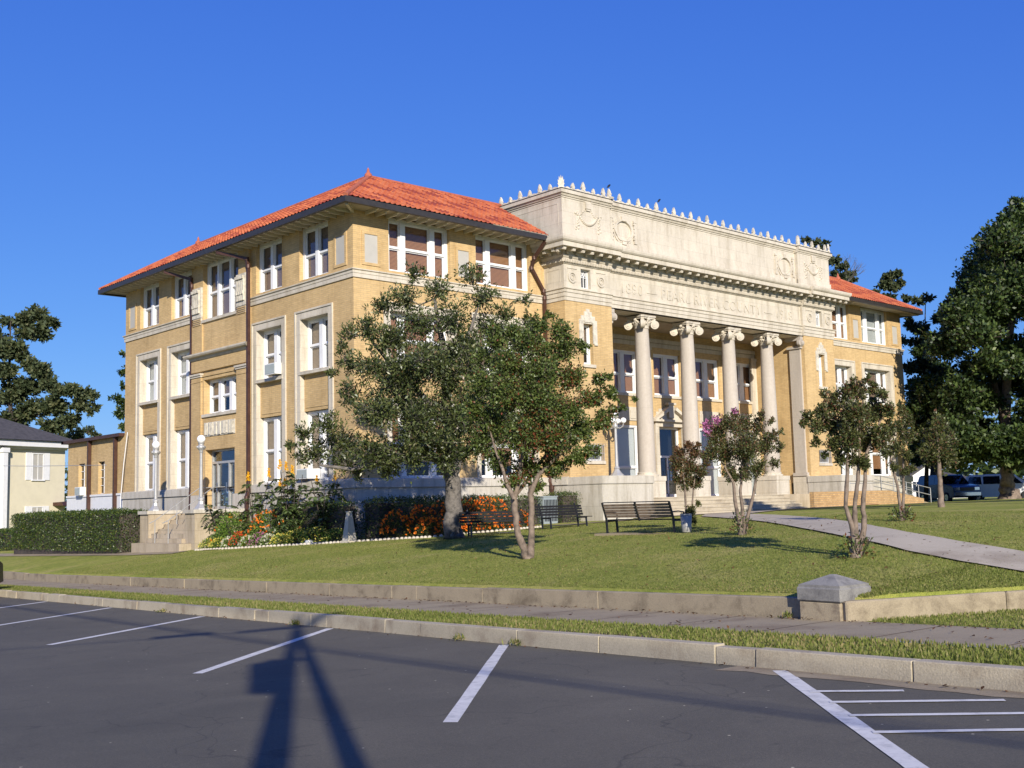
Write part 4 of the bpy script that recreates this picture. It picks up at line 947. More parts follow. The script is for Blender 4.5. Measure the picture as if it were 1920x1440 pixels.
# columns
def column(x,y,half=False):
    zb=.33; mb=MB(); prof=[(.395,.17),(.392,1.2),(.385,2.2),(.368,3.6),(.345,5.),(.318,6.4),(.305,6.72)]
    mb.lathe((x,y,zb),prof,32); sh=mb.build('column','column_stone',ch)
    b_=MB(); b_.box(x-.5,x+.5,y-.5,y+.5,zb-.002,zb+.0); 
    b_.lathe((x,y,zb),[(.5,0),(.52,.04),(.5,.08),(.44,.09),(.42,.12),(.44,.15),(.43,.18),(.395,.2)],32); b_.build('base','limestone',sh)
    c=MB(); c.lathe((x,y,zb),[(.325,6.66),(.345,6.69),(.325,6.72),(.33,6.76),(.40,6.86),(.42,6.94),(.36,6.96)],24)
    # abacus with concave sides
    pts=[]
    for q in range(4):
        a0=PI/4+q*PI/2; 
        pts+= [(math.cos(a0-.09)*.66,math.sin(a0-.09)*.66),(math.cos(a0+.09)*.66,math.sin(a0+.09)*.66)]
        for t in (.25,.5,.75):
            an=a0+.09+(PI/2-.18)*t; r=.66-.2*math.sin(PI*t); pts.append((math.cos(an)*r,math.sin(an)*r))
    c.prism(pts,lambda u,v,t:(x+u,y+v,zb+t),7.15,7.235); c.prism([(u*.93,v*.93) for u,v in pts],lambda u,v,t:(x+u,y+v,zb+t),7.08,7.15)
    for q in range(4):      # diagonal volutes
        a0=PI/4+q*PI/2; dx,dy=math.cos(a0),math.sin(a0); nx,ny=-dy,dx
        def V(u,v,t): return (x+dx*u+nx*t,y+dy*u+ny*t,zb+v)
        cu,cv=.60,6.83
        c.prism([(cu+.19*math.cos(t),cv+.19*math.sin(t)) for t in np.linspace(0,2*PI,19)[:-1]],V,-.09,.09)
        c.prism([(cu+.12*math.cos(t),cv+.12*math.sin(t)) for t in np.linspace(0,2*PI,15)[:-1]],V,-.115,.115)
        c.prism([(cu+.05*math.cos(t),cv+.05*math.sin(t)) for t in np.linspace(0,2*PI,9)[:-1]],V,-.14,.14)
        c.prism([(.28,6.93),(.62,7.0),(.66,7.09),(.28,7.09)],V,-.07,.07)
    for q in range(4):
        a0=q*PI/2
        for k in range(7):
            an=a0+(k-3)*.14; c.lathe((x+.41*math.cos(an),y+.41*math.sin(an),zb+6.83+RS.uniform(0,.16)),[(.01,0),(.05,.03),(.05,.08),(.01,.11)],6)
        c.lathe((x+.42*math.cos(a0),y+.42*math.sin(a0),zb+6.98),[(.02,0),(.09,.05),(.09,.13),(.03,.18)],8)
    c.build('capital','limestone',sh)
CX=[15.3,18.55,21.8,25.05]; CY=-.62
for x in CX: column(x,CY)
for k,x in enumerate(CX):
    pd=MB(); pd.box(x-.56,x+.56,CY-.58,CY+.56,-1.2,.12); pd.box(x-.59,x+.59,CY-.61,CY+.59,.12,.33); pd.build('pedestal','limestone',ch)
# pilasters at the pier reveals
for x,s in ((XP1,1),(XP2,-1)):
    q=MB(); q.box(x,x+s*.12,CY-.36,CY+.30,.45,7.0); q.box(x,x+s*.2,CY-.45,CY+.4,.33,.5); q.box(x,x+s*.2,CY-.45,CY+.4,7.0,7.12)
    q.prism([(CY-.42+.17*math.cos(t),7.28+.17*math.sin(t)) for t in np.linspace(0,2*PI,15)[:-1]],lambda u,v,t:(x+s*t,u,v),0,.26); q.box(x,x+s*.26,CY-.5,CY+.45,7.42,7.62)
    q.prism([(x+s*(.25)+.16*math.cos(t),7.28+.16*math.sin(t)) for t in np.linspace(0,2*PI,15)[:-1]],lambda u,v,t:(u,t,v),CY-.52,CY-.38); q.box(x,x+s*.3,CY-.5,CY-.4,7.12,7.44)
    q.build('pilaster','column_stone',ch)
    q=MB(); q.box(x,x+s*.14,CY-.5,CY+.44,-.6,.33); q.build('pilaster_plinth','limestone',ch)
# portico interior
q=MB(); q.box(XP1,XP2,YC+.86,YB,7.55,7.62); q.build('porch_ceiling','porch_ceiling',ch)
q=MB(); PB.box(q,XP1,XP2,6.78,6.98,0,.05); PB.box(q,XP1,XP2,7.0,7.2,0,.09); q.build('porch_band','limestone',ch)
for c in [(WC[i]+WC[i+1])/2 for i in range(4)]+[XP1+.14,XP2-.14]:
    q=MB(); PB.box(q,c-.28,c+.28,-.6,6.78,0,.13); PB.box(q,c-.33,c+.33,6.62,6.78,.13,.17); q.build('wall_pilaster','cream_paint' if False else 'limestone',ch)
for c in WC:
    window(PB,c-1.03,c+1.03,4.42,6.5,.16,[(c,.3)],'wood_blind',1.,casing=.13,meet=.46)
    q=MB(); PB.box(q,c-.8,c+.8,3.1,3.75,0,.05); PB.box(q,c-.7,c-.3,3.2,3.6,.05,.08); PB.box(q,c+.3,c+.7,3.2,3.6,.05,.08); q.build('carved_panel','limestone',ch)
for c in (13.75,16.95,23.45,26.6):
    w=window(PB,c-.86,c+.86,-.6,2.88,.08,[],'pale_panel',1.,casing=.08,meet=.42,sill=False,name='tall_window')
d=MB(); PB.box(d,19.28,19.4,-.6,2.86,-.3,-.2); PB.box(d,21.0,21.12,-.6,2.86,-.3,-.2); PB.box(d,19.4,21.0,2.76,2.86,-.3,-.2); PB.box(d,19.4,21.0,1.35,1.45,-.3,-.2); PB.box(d,20.16,20.24,-.6,1.35,-.3,-.2); PB.box(d,19.4,21.,-.6,-.45,-.3,-.2)
dr=d.build('door','white_paint',ch)
q=MB(); PB.box(q,19.4,21.,-.45,2.76,-.27,-.25); q.build('pane','window_glass',dr)
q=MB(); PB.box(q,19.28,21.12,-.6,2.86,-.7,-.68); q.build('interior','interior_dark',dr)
q=MB(); q.bar(PB.P(20.08,.2,-.12),PB.P(20.08,.7,-.12),.03); q.bar(PB.P(20.32,.2,-.12),PB.P(20.32,.7,-.12),.03); q.build('handle','chrome',dr)
# door surround and pediment
q=MB(); PB.box(q,19.0,19.28,-.6,2.86,0,.12); PB.box(q,21.12,21.4,-.6,2.86,0,.12); PB.box(q,19.0,21.4,2.86,3.1,0,.13); PB.box(q,18.85,21.55,3.1,3.2,0,.3)
q.prism([(18.85,3.2),(19.05,3.2),(20.0,3.68),(19.9,3.83)],lambda u,v,t:PB.P(u,v,t),0,.3); q.prism([(21.55,3.2),(21.35,3.2),(20.4,3.68),(20.5,3.83)],lambda u,v,t:PB.P(u,v,t),0,.3)
PB.box(q,19.2,21.2,3.2,3.6,0,.04); PB.box(q,20.0,20.4,3.3,3.95,0,.2); PB.box(q,19.9,20.5,3.95,4.05,0,.26)
q.build('door_pediment','limestone',ch)
# porch floor, cheek blocks and steps
q=MB(); q.box(XP1,XP2,YP-.1,YB,-1.9,-.6); q.build('porch_floor','stoop_stone',ch)
for x0,x1 in ((X1-.07,12.85),(27.5,X2+.07)):
    q=MB(); q.box(x0,x1,-3.0,YP+.1,-2.3,-.02); q.box(x0-.03,x1+.03,-3.05,YP+.1,-.02,.30); o=q.build('cheek_block','plinth_stone',ch)
q=MB(); q.box(12.88,14.7,YP-.02,YP+.25,-.6,.29); q.build('low_parapet','plinth_stone',ch)
q=MB(); nst=6
for i in range(nst):
    z=-.6-i*.155; y0=YP-.12-i*.33; q.box(12.87,24.38,y0-.358,y0-.331,z-.045,z-.001); q.box(12.85,24.4,y0-.33,YP+.2-.001*i,z-.155-(.8 if i==nst-1 else .0),z-.001*0-.0 if i else z-.002)
q.build('front_steps','path_concrete',ch)
# plinth of the front wing continues under the pier sides
q=MB(); q.box(X1-.07,XP1,YP+.1,0.0,-2.3,-.02); q.box(XP2,X2+.07,YP+.1,.0,-2.3,-.02); q.build('pier_plinth','plinth_stone',ch)
# west entrance stoop
st=thing('side_stoop','pale stone stoop with two block walls and steps to the side door','steps',(-1.3,9.75,-2.2))
for y0,y1 in ((7.3,8.12),(11.4,12.2)):
    q=MB(); q.box(-2.5,-.22,y0,y1,-2.6,-.76); o=q.build('cheek_block','stoop_stone',st)
    q=MB(); q.box(-2.58,-.2,y0-.06,y1+.06,-.76,-.62); q.build('coping','plinth_stone',st)
q=MB()
for i in range(8):
    z=-.64-i*.185; x0=-.75-i*.27; q.box(x0-.27,-.2,8.12,11.4,z-.185,z) if i<7 else q.box(-3.0,-.2,7.6,11.9,-2.6,z)
q.build('steps','stoop_stone',st)
# ------------------------------------------------------------------ neighbouring buildings
lw=thing('brick_annex','low flat tan brick annex with white base behind the left end of the courthouse','annex',(3,23,-2))
q=MB(); WL.wall(q,Wy+.0,26.6,.27,3.1,[(21.85,22.65,.33,1.95,.25),(24.35,25.2,.33,1.95,.25)]); q.box(0,9,26.6,26.62,-2.6,3.1); q.box(.3,9,Wy+.03,26.6,3.0,3.08); q.build('wall','tan_brick',lw)
q=MB(); WL.box(q,Wy+.08,26.6,-2.6,.2,-.3,.04); WL.box(q,Wy+.08,26.6,.2,.3,-.3,.09); q.build('base','white_paint',lw)
for a,b_ in ((21.85,22.65),(24.35,25.2)):
    f=MB(); WL.box(f,a,b_,.33,1.95,-.22,-.21); f.build('pane','glass_dark',lw) if False else None
    f=MB(); m_=(a+b_)/2; WL.box(f,m_-.025,m_+.025,.33,1.95,-.18,-.14)
    for k in range(5): WL.box(f,a,b_,.33+k*.4,.36+k*.4,-.18,-.14)
    w=f.build('window','white_paint',lw); g=MB(); WL.box(g,a,b_,.33,1.95,-.22,-.19); g.build('pane','glass_dark',w); g=MB(); WL.box(g,a,m_,.5,1.9,-.188,-.183); g.build('blind','white_blind',w)
q=MB(); q.box(-.28,.15,Wy+.03,26.9,3.06,3.22); q.box(-.28,9,26.6,26.9,3.06,3.22); q.build('gutter','brown_metal',lw)
for y in (20.35,23.55): q=MB(); q.bar((-.12,y,3.1),(-.12,y,-2.2),.16,.16); q.build('downpipe','brown_metal',lw)
q=MB(); q.tube([(-.2,18.75,3.2),(-.22,19.1,1.7),(-.2,19.45,.1),(-.2,19.5,-2.3)],.022,6); tag(q.build('conduit','white_paint'),'thin white leaning pipe against the back corner of the brick courthouse','pipe')
# yellow house, two storeys
yh=thing('yellow_house','pale yellow two storey house with grey hip roof and white shutters','house',(6.5,45.3,-2.6))
A_=math.radians(90-68); ux,uy=math.cos(A_),math.sin(A_)      # along the front wall to the right
def YH(u,z,n): return (6.95+ux*u+uy*n,45.2+uy*u-ux*n,z)       # n towards the camera
def yb(mb,u0,u1,z0,z1,n0,n1): mb.hexa([YH(u,z,n) for z in (z0,z1) for (u,n) in ((u0,n0),(u1,n0),(u1,n1),(u0,n1))])
q=MB(); yb(q,-14,0,-3.2,3.95,-10,0); q.build('wall','yellow_siding',yh)
q=MB(); yb(q,-14.6,.6,3.95,4.35,-10.6,.6); yb(q,-14,.1,3.8,3.95,0,.1); q.build('eave','white_paint',yh)
q=MB(); q.add([YH(-14.8,4.36,.8),YH(.8,4.36,.8),YH(.8,4.36,-10.8),YH(-14.8,4.36,-10.8),YH(-9.8,6.9,-5),YH(-4.2,6.9,-5)],[(0,1,5,4),(1,2,5),(2,3,4,5),(3,0,4)]); q.build('roof','dark_shingle',yh)
for z0,z1 in ((1.75,3.55),(-1.85,-.05)):
    for uc in (-2.35,-7.4):
        f=MB(); yb(f,uc-.5,uc-.42,z0,z1,0,.06); yb(f,uc+.42,uc+.5,z0,z1,0,.06); yb(f,uc-.42,uc+.42,z1-.07,z1,0,.06); yb(f,uc-.55,uc+.55,z0-.08,z0,0,.1); yb(f,uc-.42,uc+.42,(z0+z1)/2-.03,(z0+z1)/2+.03,0,.05); yb(f,uc-.02,uc+.02,z0,z1,0,.045)
        w=f.build('window','white_paint',yh); g=MB(); yb(g,uc-.42,uc+.42,z0,z1-.07,0,.02); g.build('pane','panel_grey',w)
        for s in (-1,1): g=MB(); yb(g,uc+s*.76-.23,uc+s*.76+.23,z0-.02,z1+.02,0,.05); g.build('shutter','white_paint',w)
q=MB(); yb(q,-5.5,-5.15,-2.6,3.8,.1,.45); yb(q,-5.6,-5.05,3.5,3.8,.05,.5); q.build('corner_column','white_paint',yh)
q=MB(); q.hexa([YH(*p) for p in ((-1.0,-.02,.0),(.25,-.1,.0),(.25,-.1,1.0),(-1.0,-.02,1.0),(-1.0,.2,0),(.25,.28,0),(.25,.28,.8),(-1.,.2,.8))]); q.build('door_canopy','brown_metal',yh)
# houses seen below the oak
def cottage(name,label,px0,px1,ytop,yb_,depth,gable):
    p0=at(px0,yb_,depth); p1=at(px1,yb_,depth+2); h=(yb_-ytop)*depth/FPX
    d=(p1-p0); Lw=np.linalg.norm(d[:2]); ux,uy=d[0]/Lw,d[1]/Lw; zb=p0[2]
    t=thing(name,label,'house',tuple(p0)); C_=lambda u,z,n:(p0[0]+ux*u+uy*n*1.0,p0[1]+uy*u-ux*n,zb+z)
    def B(mb,u0,u1,z0,z1,n0,n1): mb.hexa([C_(u,z,n) for z in (z0,z1) for (u,n) in ((u0,n0),(u1,n0),(u1,n1),(u0,n1))])
    wh=h*.62
    q=MB(); B(q,0,Lw,-.3,wh,-7,0)
    if gable: q.prism([(0,wh),(Lw,wh),(Lw/2,h*.97)],lambda u,v,n:C_(u,v,n),-7,0)
    q.build('wall','white_paint',t)
    q=MB()
    if gable:
        for s in (0,1):
            a=(-.5 if s==0 else Lw+.5); q.prism([(a,wh-.25),(Lw/2,h),(Lw/2,h+.16),(a,wh-.08)],lambda u,v,n:C_(u,v,n),-7.3,.4)
    else: q.add([C_(-.4,wh,.4),C_(Lw+.4,wh,.4),C_(Lw+.4,wh,-7.4),C_(-.4,wh,-7.4),C_(1.5,h,-3.5),C_(Lw-1.5,h,-3.5)],[(0,1,5,4),(1,2,5),(2,3,4,5),(3,0,4)])
    q.build('roof','dark_shingle',t)
    k=int(Lw/2.2)
    for i in range(k):
        u=(i+.5)*Lw/k; f=MB(); B(f,u-.5,u+.5,wh*.3,wh*.85,0,.05); w=f.build('window','white_paint',t); g=MB(); B(g,u-.4,u-.03,wh*.34,wh*.81,.05,.06); B(g,u+.03,u+.4,wh*.34,wh*.81,.05,.06); g.build('pane','glass_dark',w)
    return t
cottage('cottage','white house with dark gabled roof beyond the handicap ramp',1700,1775,872,936,95,True)
cottage('cottage','white house with tall paired windows between the two parked vehicles',1788,1842,880,938,100,False)
# ------------------------------------------------------------------ ramp
rp=thing('access_ramp','tan brick access ramp with metal handrails beside the front steps','ramp',(30,-3.1,-1.4))
q=MB(); q.box(24.45,31.6,-3.3,-3.06,-2.2,-.52)
q.hexa([(31.6,-3.3,-2.2),(35.4,-3.3,-2.2),(35.4,-3.06,-2.2),(31.6,-3.06,-2.2),(31.6,-3.3,-.52),(35.4,-3.3,-1.02),(35.4,-3.06,-1.02),(31.6,-3.06,-.52)]); q.build('brick_wall','ramp_brick',rp)
q=MB(); q.box(27.6,31.6,-3.05,-1.9,-1.9,-.62); q.hexa([(31.61,-3.05,-2.2),(36.8,-3.05,-2.2),(36.8,-1.9,-2.2),(31.61,-1.9,-2.2),(31.61,-3.05,-.62),(36.8,-3.05,-1.3),(36.8,-1.9,-1.3),(31.61,-1.9,-.62)]); q.build('deck','walk_concrete',rp)
def rail(pts,h,name='handrail'):
    q=MB(); P3=[Vector(p) for p in pts]
    for k in (1.,.55): q.tube([p+Vector((0,0,h*k)) for p in P3],.024,6)
    for a,b_ in zip(P3[:-1],P3[1:]):
        n_=max(1,round((b_-a).length/1.5))
        for i in range(n_+1): p=a.lerp(b_,i/n_); q.tube([p,p+Vector((0,0,h))],.024,6)
    return q
rail([(28.3,-3.0,-.6),(31.4,-3.0,-.6),(36.8,-3.0,-1.3)],.85).build('handrail','grey_metal',rp)
rail([(30.8,-1.95,-.6),(31.6,-1.95,-.62),(36.8,-1.95,-1.3)],.85).build('handrail','grey_metal',rp)
# ------------------------------------------------------------------ street furniture
def lamp_post(label,x,y,z,H,group):
    t=thing('lamp_post',label,'lamp post',(x,y,z),group)
    q=MB(); q.lathe((0,0,0),[(.30,0),(.30,.05),(.22,.12),(.13,.22),(.10,.34),(.13,.38),(.13,.44),(.075,.5)],8,False); q.build('base','lamp_paint',t,world=False)
    q=MB(); q.lathe((0,0,0),[(.075,.5),(.062,H*.5),(.055,H-.55)],10); q.build('pole','lamp_paint',t,world=False)
    q=MB(); q.lathe((0,0,H-.55),[(.055,0),(.09,.03),(.06,.08),(.14,.16),(.17,.2),(.17,.27),(.11,.31),(.10,.36),(.13,.38),(.13,.41)],10)
    for k in range(4): a=k*PI/2; q.lathe((.17*math.cos(a),.17*math.sin(a),H-.36),[(.01,0),(.035,.03),(.035,.07),(.01,.1)],6)
    q.build('collar','lamp_paint',t,world=False)
    q=MB(); R=.165; q.lathe((0,0,H-.16+.0),[(R*math.sin(a)+.002,R-R*math.cos(a)) for a in np.linspace(.25,PI,12)],20); q.build('globe','globe_glass',t,world=False); return t
lamp_post('white globe lamp post on the stoop wall nearer the courthouse corner',-2.0,7.76,-.62,2.78,'globe lamps at the side door')
lamp_post('white globe lamp post on the stoop wall beside the clipped hedge',-2.0,11.8,-.62,2.78,'globe lamps at the side door')
t=thing('lamp_post','white multi globe lamp standard on the portico block left of the columns','lamp post',(11.75,-2.0,.30))
q=MB(); q.lathe((0,0,0),[(.30,0),(.30,.05),(.2,.14),(.13,.24),(.10,.3),(.13,.34),(.08,.42)],8,False); q.build('base','lamp_paint',t,world=False)
q=MB(); q.lathe((0,0,0),[(.08,.42),(.065,1.2),(.055,2.35)],10); q.build('pole','lamp_paint',t,world=False)
q=MB()
for k in range(4):
    a=k*PI/2+.4; dx,dy=math.cos(a),math.sin(a); q.tube([(dx*r,dy*r,z) for r,z in ((.04,2.05),(.2,2.0),(.33,2.08),(.36,2.2))],.028,6)
q.lathe((0,0,2.0),[(.06,0),(.11,.05),(.11,.12),(.06,.2),(.05,.4),(.09,.44)],10); q.build('arms','lamp_paint',t,world=False)
for k in range(5):
    a=k*PI/2+.4; r=.36 if k<4 else 0; z=2.2 if k<4 else 2.44; q=MB(); q.lathe((math.cos(a)*r,math.sin(a)*r,z),[(.12*math.sin(b_)+.002,.12-.12*math.cos(b_)) for b_ in np.linspace(.3,PI,9)],14); q.build('globe','globe_glass',t,world=False)
for y,lab in ((9.15,'thin metal handrail on the stoop steps nearer the courthouse corner'),(10.35,'thin metal handrail on the stoop steps nearer the hedge')):
    t=thing('handrail',lab,'handrail',(-2.8,y,-2.05),'handrails on the side steps'); q=MB()
    P3=[Vector((-2.95,y,-1.13)),Vector((-2.7,y,-1.02)),Vector((-.75,y,.28)),Vector((-.2,y,.3))]; q.tube(P3,.017,6)
    q.build('rail','grey_metal',t)
    for x,z0,z1 in ((-2.7,-2.1,-1.02),(-1.75,-1.3,-.38),(-.75,-.64,.28)): q=MB(); q.tube([(x,y,z0),(x,y,z1)],.017,6); q.build('post','grey_metal',t)
def bench(label,p0,p1,style,face):
    """p0,p1 feet line of backrest side; face = unit vector seat looks to"""
    c=((p0[0]+p1[0])/2,(p0[1]+p1[1])/2); L=math.hypot(p1[0]-p0[0],p1[1]-p0[1]); rz=math.atan2(p1[1]-p0[1],p1[0]-p0[0])
    lx,ly=math.cos(rz),math.sin(rz); s=1 if (-ly*face[0]+lx*face[1])>0 else -1
    t=thing('bench',label,'bench',(c[0],c[1],lz(*c)),'park benches on the lawn',rz); wd,ir=('bench_wood','black_iron') if style=='wood' else ('bench_dark','black_iron')
    q=MB()
    for k in range(4): y=s*(.05+.115*k); q.box(-L/2,L/2,y-.048,y+.048,.415,.445)
    q.build('seat','bench_dark',t,world=False)
    q=MB()
    for k in range(5 if style=='wood' else 4):
        z=.50+.085*k*(1 if style=='wood' else 1.25); y=-s*(.02+.028*k); hh=.038 if style=='wood' else .04
        q.hexa([(-L/2,y-.015,z),(L/2,y-.015,z),(L/2,y+.015,z),(-L/2,y+.015,z),(-L/2,y-.015-s*.012,z+2*hh),(L/2,y-.015-s*.012,z+2*hh),(L/2,y+.015-s*.012,z+2*hh),(-L/2,y+.015-s*.012,z+2*hh)])
    q.build('backrest',wd,t,world=False)
    for x in ([-L/2-.02,0,L/2+.02] if style=='wood' else [-L/2+.25,L/2-.25]):
        q=MB(); q.bar((x,-s*.0,0 if x else .4),(x,-s*.03,.5),.04,.05); q.bar((x,-s*.03,.48),(x,-s*.18,.97),.04,.045); 
        if x or style!='wood': q.bar((x,s*.42,0),(x,s*.38,.42),.04,.05); q.bar((x,-s*.02,.395),(x,s*.42,.395),.04,.04)
        if style=='wood' and x:
            q.tube([(x,-s*.06,.66),(x,s*.2,.67),(x,s*.40,.64),(x,s*.42,.5),(x,s*.38,.42)],.02,6)
        if style!='wood': q.bar((x,0,.12),(x,s*.42,.12),.03,.03)
        q.build('leg_frame',ir,t,world=False)
    if style=='wood': q=MB(); q.box(-L/2,L/2,-s*.17-.02,-s*.17+.02,.955,.985); q.build('top_rail',ir,t,world=False)
    else: q=MB(); q.box(-L/2+.25,L/2-.25,s*.2-.015,s*.2+.015,.10,.13); q.build('stretcher',ir,t,world=False)
    t.scale=(1,.9,.8)
    return t
bench('brown slatted bench seen from behind, facing the portico',(-2.16,-14.1),(-2.21,-16.25),'wood',(1,0))
bench('dark bench in the shade behind the forked crape myrtle trunk',(-1.75,-7.85),(-.05,-8.75),'dark',(-.4,-.9))
bench('dark slatted bench facing the street near the clipped shrub',(1.2,-8.05),(3.35,-8.0),'dark',(0,-1))
q=MB(); q.box(-2.45,-1.65,-16.95,-13.9,-1.75,lz(-2.1,-15.5)+.0); tag(q.build('bench_pad','walk_concrete'),kind='structure')
t=thing('litter_bin','small shiny metal bin beside the brown bench','litter bin',(-2.32,-16.72,lz(-2.32,-16.72)+.015))
q=MB(); q.lathe((0,0,0),[(.105,0),(.11,.02),(.135,.40),(.13,.40),(.10,.03)],20); q.build('can','bin_metal',t,world=False); q=MB(); q.lathe((0,0,.40),[(.135,0),(.142,.01),(.135,.02)],20); q.build('rim','grey_metal',t,world=False)
t=thing('stone_post','tapered pale stone post at the edge of the flower bed','stone post',(-1.62,-1.94,lz(-1.62,-1.94)))
q=MB(); q.lathe((0,0,-.05),[(.28,0),(.28,.1)],4,False); q.build('foot','limestone',t,world=False); q=MB(); q.lathe((0,0,.05),[(.245,0),(.10,.93),(.12,.95),(.12,.98)],4,False); q.build('shaft','plinth_stone',t,world=False)
t=thing('marker_stone','small white block on the grass in front of the yellow flowers','marker',(-1.69,.43,lz(-1.69,.43))); q=MB(); q.box(-.1,.1,-.12,.12,-.02,.14); o=q.build('block','white_paint',t,world=False); o.modifiers.new('b','BEVEL').width=.02
t=thing('utility_cabinet','grey green louvred utility cabinet between the clipped shrubs','cabinet',(8.05,-1.45,lz(8,-1.4)))
q=MB(); q.box(-.38,.38,-.3,.3,-.1,1.05); q.build('casing','utility_grey',t,world=False); q=MB()
for k in range(9): q.box(-.34+k*.08,-.30+k*.08,-.315,-.3,.1,.95)
q.build('louvres','black_iron',t,world=False); q=MB(); q.box(-.4,.4,-.32,.32,1.05,1.09); q.build('lid','utility_grey',t,world=False)
def ac(label,y0,y1,z0,z1,dep=.42):
    t=thing('air_conditioner',label,'air conditioner',(-.1,(y0+y1)/2,z0)); q=MB(); q.box(-dep+.12,.25,y0,y1,z0,z1); q.build('casing','ac_white',t)
    q=MB(); y=y0+.04
    while y<y1-.05: q.box(-dep+.10,-dep+.12,y,y+.02,z0+.04,z1-.04); y+=.045
    q.build('grille','utility_grey',t)
ac_=ac
ac_('white window air conditioner jutting from the upper window beside the brown downpipe',4.98,5.78,4.62,5.06)
ac_('white window air conditioner in the ground floor window above the tall yellow flowers',2.7,3.45,.42,.8)
ac_('small white air conditioner in the annex window',24.2,24.9,.3,.72)
def bird(x,y,z,label):
    t=thing('bird',label,'bird',(x,y,z)); q=MB(); q.tube([(-.13,0,.02),(-.06,0,.07),(.0,0,.12),(.05,0,.17),(.085,0,.18),(.12,0,.175)],[.012,.035,.05,.035,.03,.004],8); q.build('body','bird_black',t,world=False)
    q=MB(); q.tube([(-.02,.012,0),(-.01,.012,.09)],.005,4); q.tube([(-.02,-.012,0),(-.01,-.012,.09)],.005,4); q.build('legs','bird_black',t,world=False)
bird(12.76,YP-.04,ZT+.5,'black bird perched on the parapet ornament nearer the corner'); bird(16.4,YC,ZT+.5,'black bird perched on the parapet ornament farther along')
# ------------------------------------------------------------------ vehicles
def vehicle(name,label,cat,loc,rz,L,Wd,prof,belt,paint,hz=.0,wheels=(.19,.81),wr=.34,glass=None):
    t=thing(name,label,cat,loc,None,rz); mb=MB(); n=len(prof)
    def ring(y,sc,mb=mb): return
    secs=[(-Wd/2,.90,.0),(-Wd/2+.06,1,.0),(Wd/2-.06,1,0),(Wd/2,.90,0)]
    vs=[];fs=[]
    for y,s,_ in secs:
        for (x,z) in prof:
            yy=y*(1-.16*max(0,(z-belt))/.6) ; vs.append((x-L/2+(0 if s==1 else 0),yy,z if s==1 else belt+(z-belt)*.985 if z>belt else z+.0))
    for k in range(3):
        for i in range(n): j=(i+1)%n; fs.append((k*n+i,k*n+j,(k+1)*n+j,(k+1)*n+i))
    fs.append(tuple(range(n))[::-1]); fs.append(tuple(range(3*n,4*n))); mb.add(vs,fs); mb.build('body',paint,t,world=False)
    for wx in wheels:
        for s in (-1,1):
            x=wx*L-L/2; q=MB(); q.tube([(x,s*(Wd/2-.21),wr),(x,s*(Wd/2+.012),wr)],wr,20,smooth=False); w=q.build('wheel','black_rubber',t,world=False)
            q=MB(); q.tube([(x,s*(Wd/2-.1),wr),(x,s*(Wd/2+.022),wr)],wr*.6,16,smooth=False); q.build('rim','chrome',w,world=False)
    for (x0,x1,x2,x3,z0,z1) in glass or []:
        for s in (-1,1):
            y0=s*(Wd/2+.006)*(1-.16*max(0,z0-belt)/.6); y1=s*(Wd/2+.006)*(1-.16*(z1-belt)/.6)
            q=MB(); q.add([(x0-L/2,y0,z0),(x1-L/2,y0,z0),(x2-L/2,y1,z1),(x3-L/2,y1,z1)],[(0,1,2,3)]); q.build('side_window','glass_dark',t,world=False)
    return t
def front_bits(t,L,Wd,z,grille=True):
    x=L/2
    for s in (-1,1): q=MB(); q.box(x-.14,x+.012,s*(Wd/2-.42),s*(Wd/2-.1),z-.08,z+.1); q.build('headlight','chrome',t,world=False)
    q=MB(); q.box(x-.05,x+.012,-Wd/2+.48,Wd/2-.48,z-.12,z+.1); q.build('grille','black_iron',t,world=False)
    q=MB(); q.box(x-.1,x+.06,-Wd/2+.05,Wd/2-.05,z-.42,z-.22); q.build('bumper','chrome' if grille else 'utility_grey',t,world=False)
# blue sport utility: front corner towards the camera
suv_prof=[(0,.35),(0,1.0),(.12,1.15),(.25,1.72),(.45,1.8),(2.6,1.8),(2.9,1.74),(3.45,1.18),(4.4,1.06),(4.6,.95),(4.65,.4),(4.2,.3),(.3,.3)]
p=at(1778,941,72); v=vehicle('parked_car','dark blue sport utility vehicle parked beyond the ramp rail','car',(p[0],p[1],p[2]-.05),math.radians(236-360),4.65,1.85,suv_prof,1.1,'car_blue',glass=[(.35,1.25,1.2,.45,1.2,1.68),(1.35,2.3,2.25,1.35,1.2,1.68),(2.4,3.25,2.75,2.4,1.2,1.66)])
front_bits(v,4.65,1.85,.85)
q=MB(); q.add([(2.98-2.32,-.72,1.7),(2.98-2.32,.72,1.7),(3.46-2.32,.84,1.2),(3.46-2.32,-.84,1.2)],[(0,1,2,3)]); q.build('windscreen','glass_dark',v,world=False)
van_prof=[(0,.35),(0,1.0),(.08,1.2),(.3,1.75),(.6,1.86),(3.0,1.88),(3.4,1.8),(4.25,1.2),(4.85,1.0),(5.0,.85),(5.0,.4),(4.6,.3),(.3,.3)]
p=at(1880,938,78); v=vehicle('parked_van','white passenger van parked behind the thick oak trunk','van',(p[0],p[1],p[2]-.05),math.radians(-70),5.0,1.95,van_prof,1.12,'car_white',glass=[(.35,1.3,1.25,.5,1.2,1.72),(1.4,2.5,2.45,1.4,1.2,1.74),(2.6,3.9,3.35,2.6,1.2,1.73)])
front_bits(v,5.,1.95,.8,False)
q=MB(); q.add([(3.5-2.5,-.76,1.76),(3.5-2.5,.76,1.76),(4.2-2.5,.88,1.24),(4.2-2.5,-.88,1.24)],[(0,1,2,3)]); q.build('windscreen','glass_dark',v,world=False)
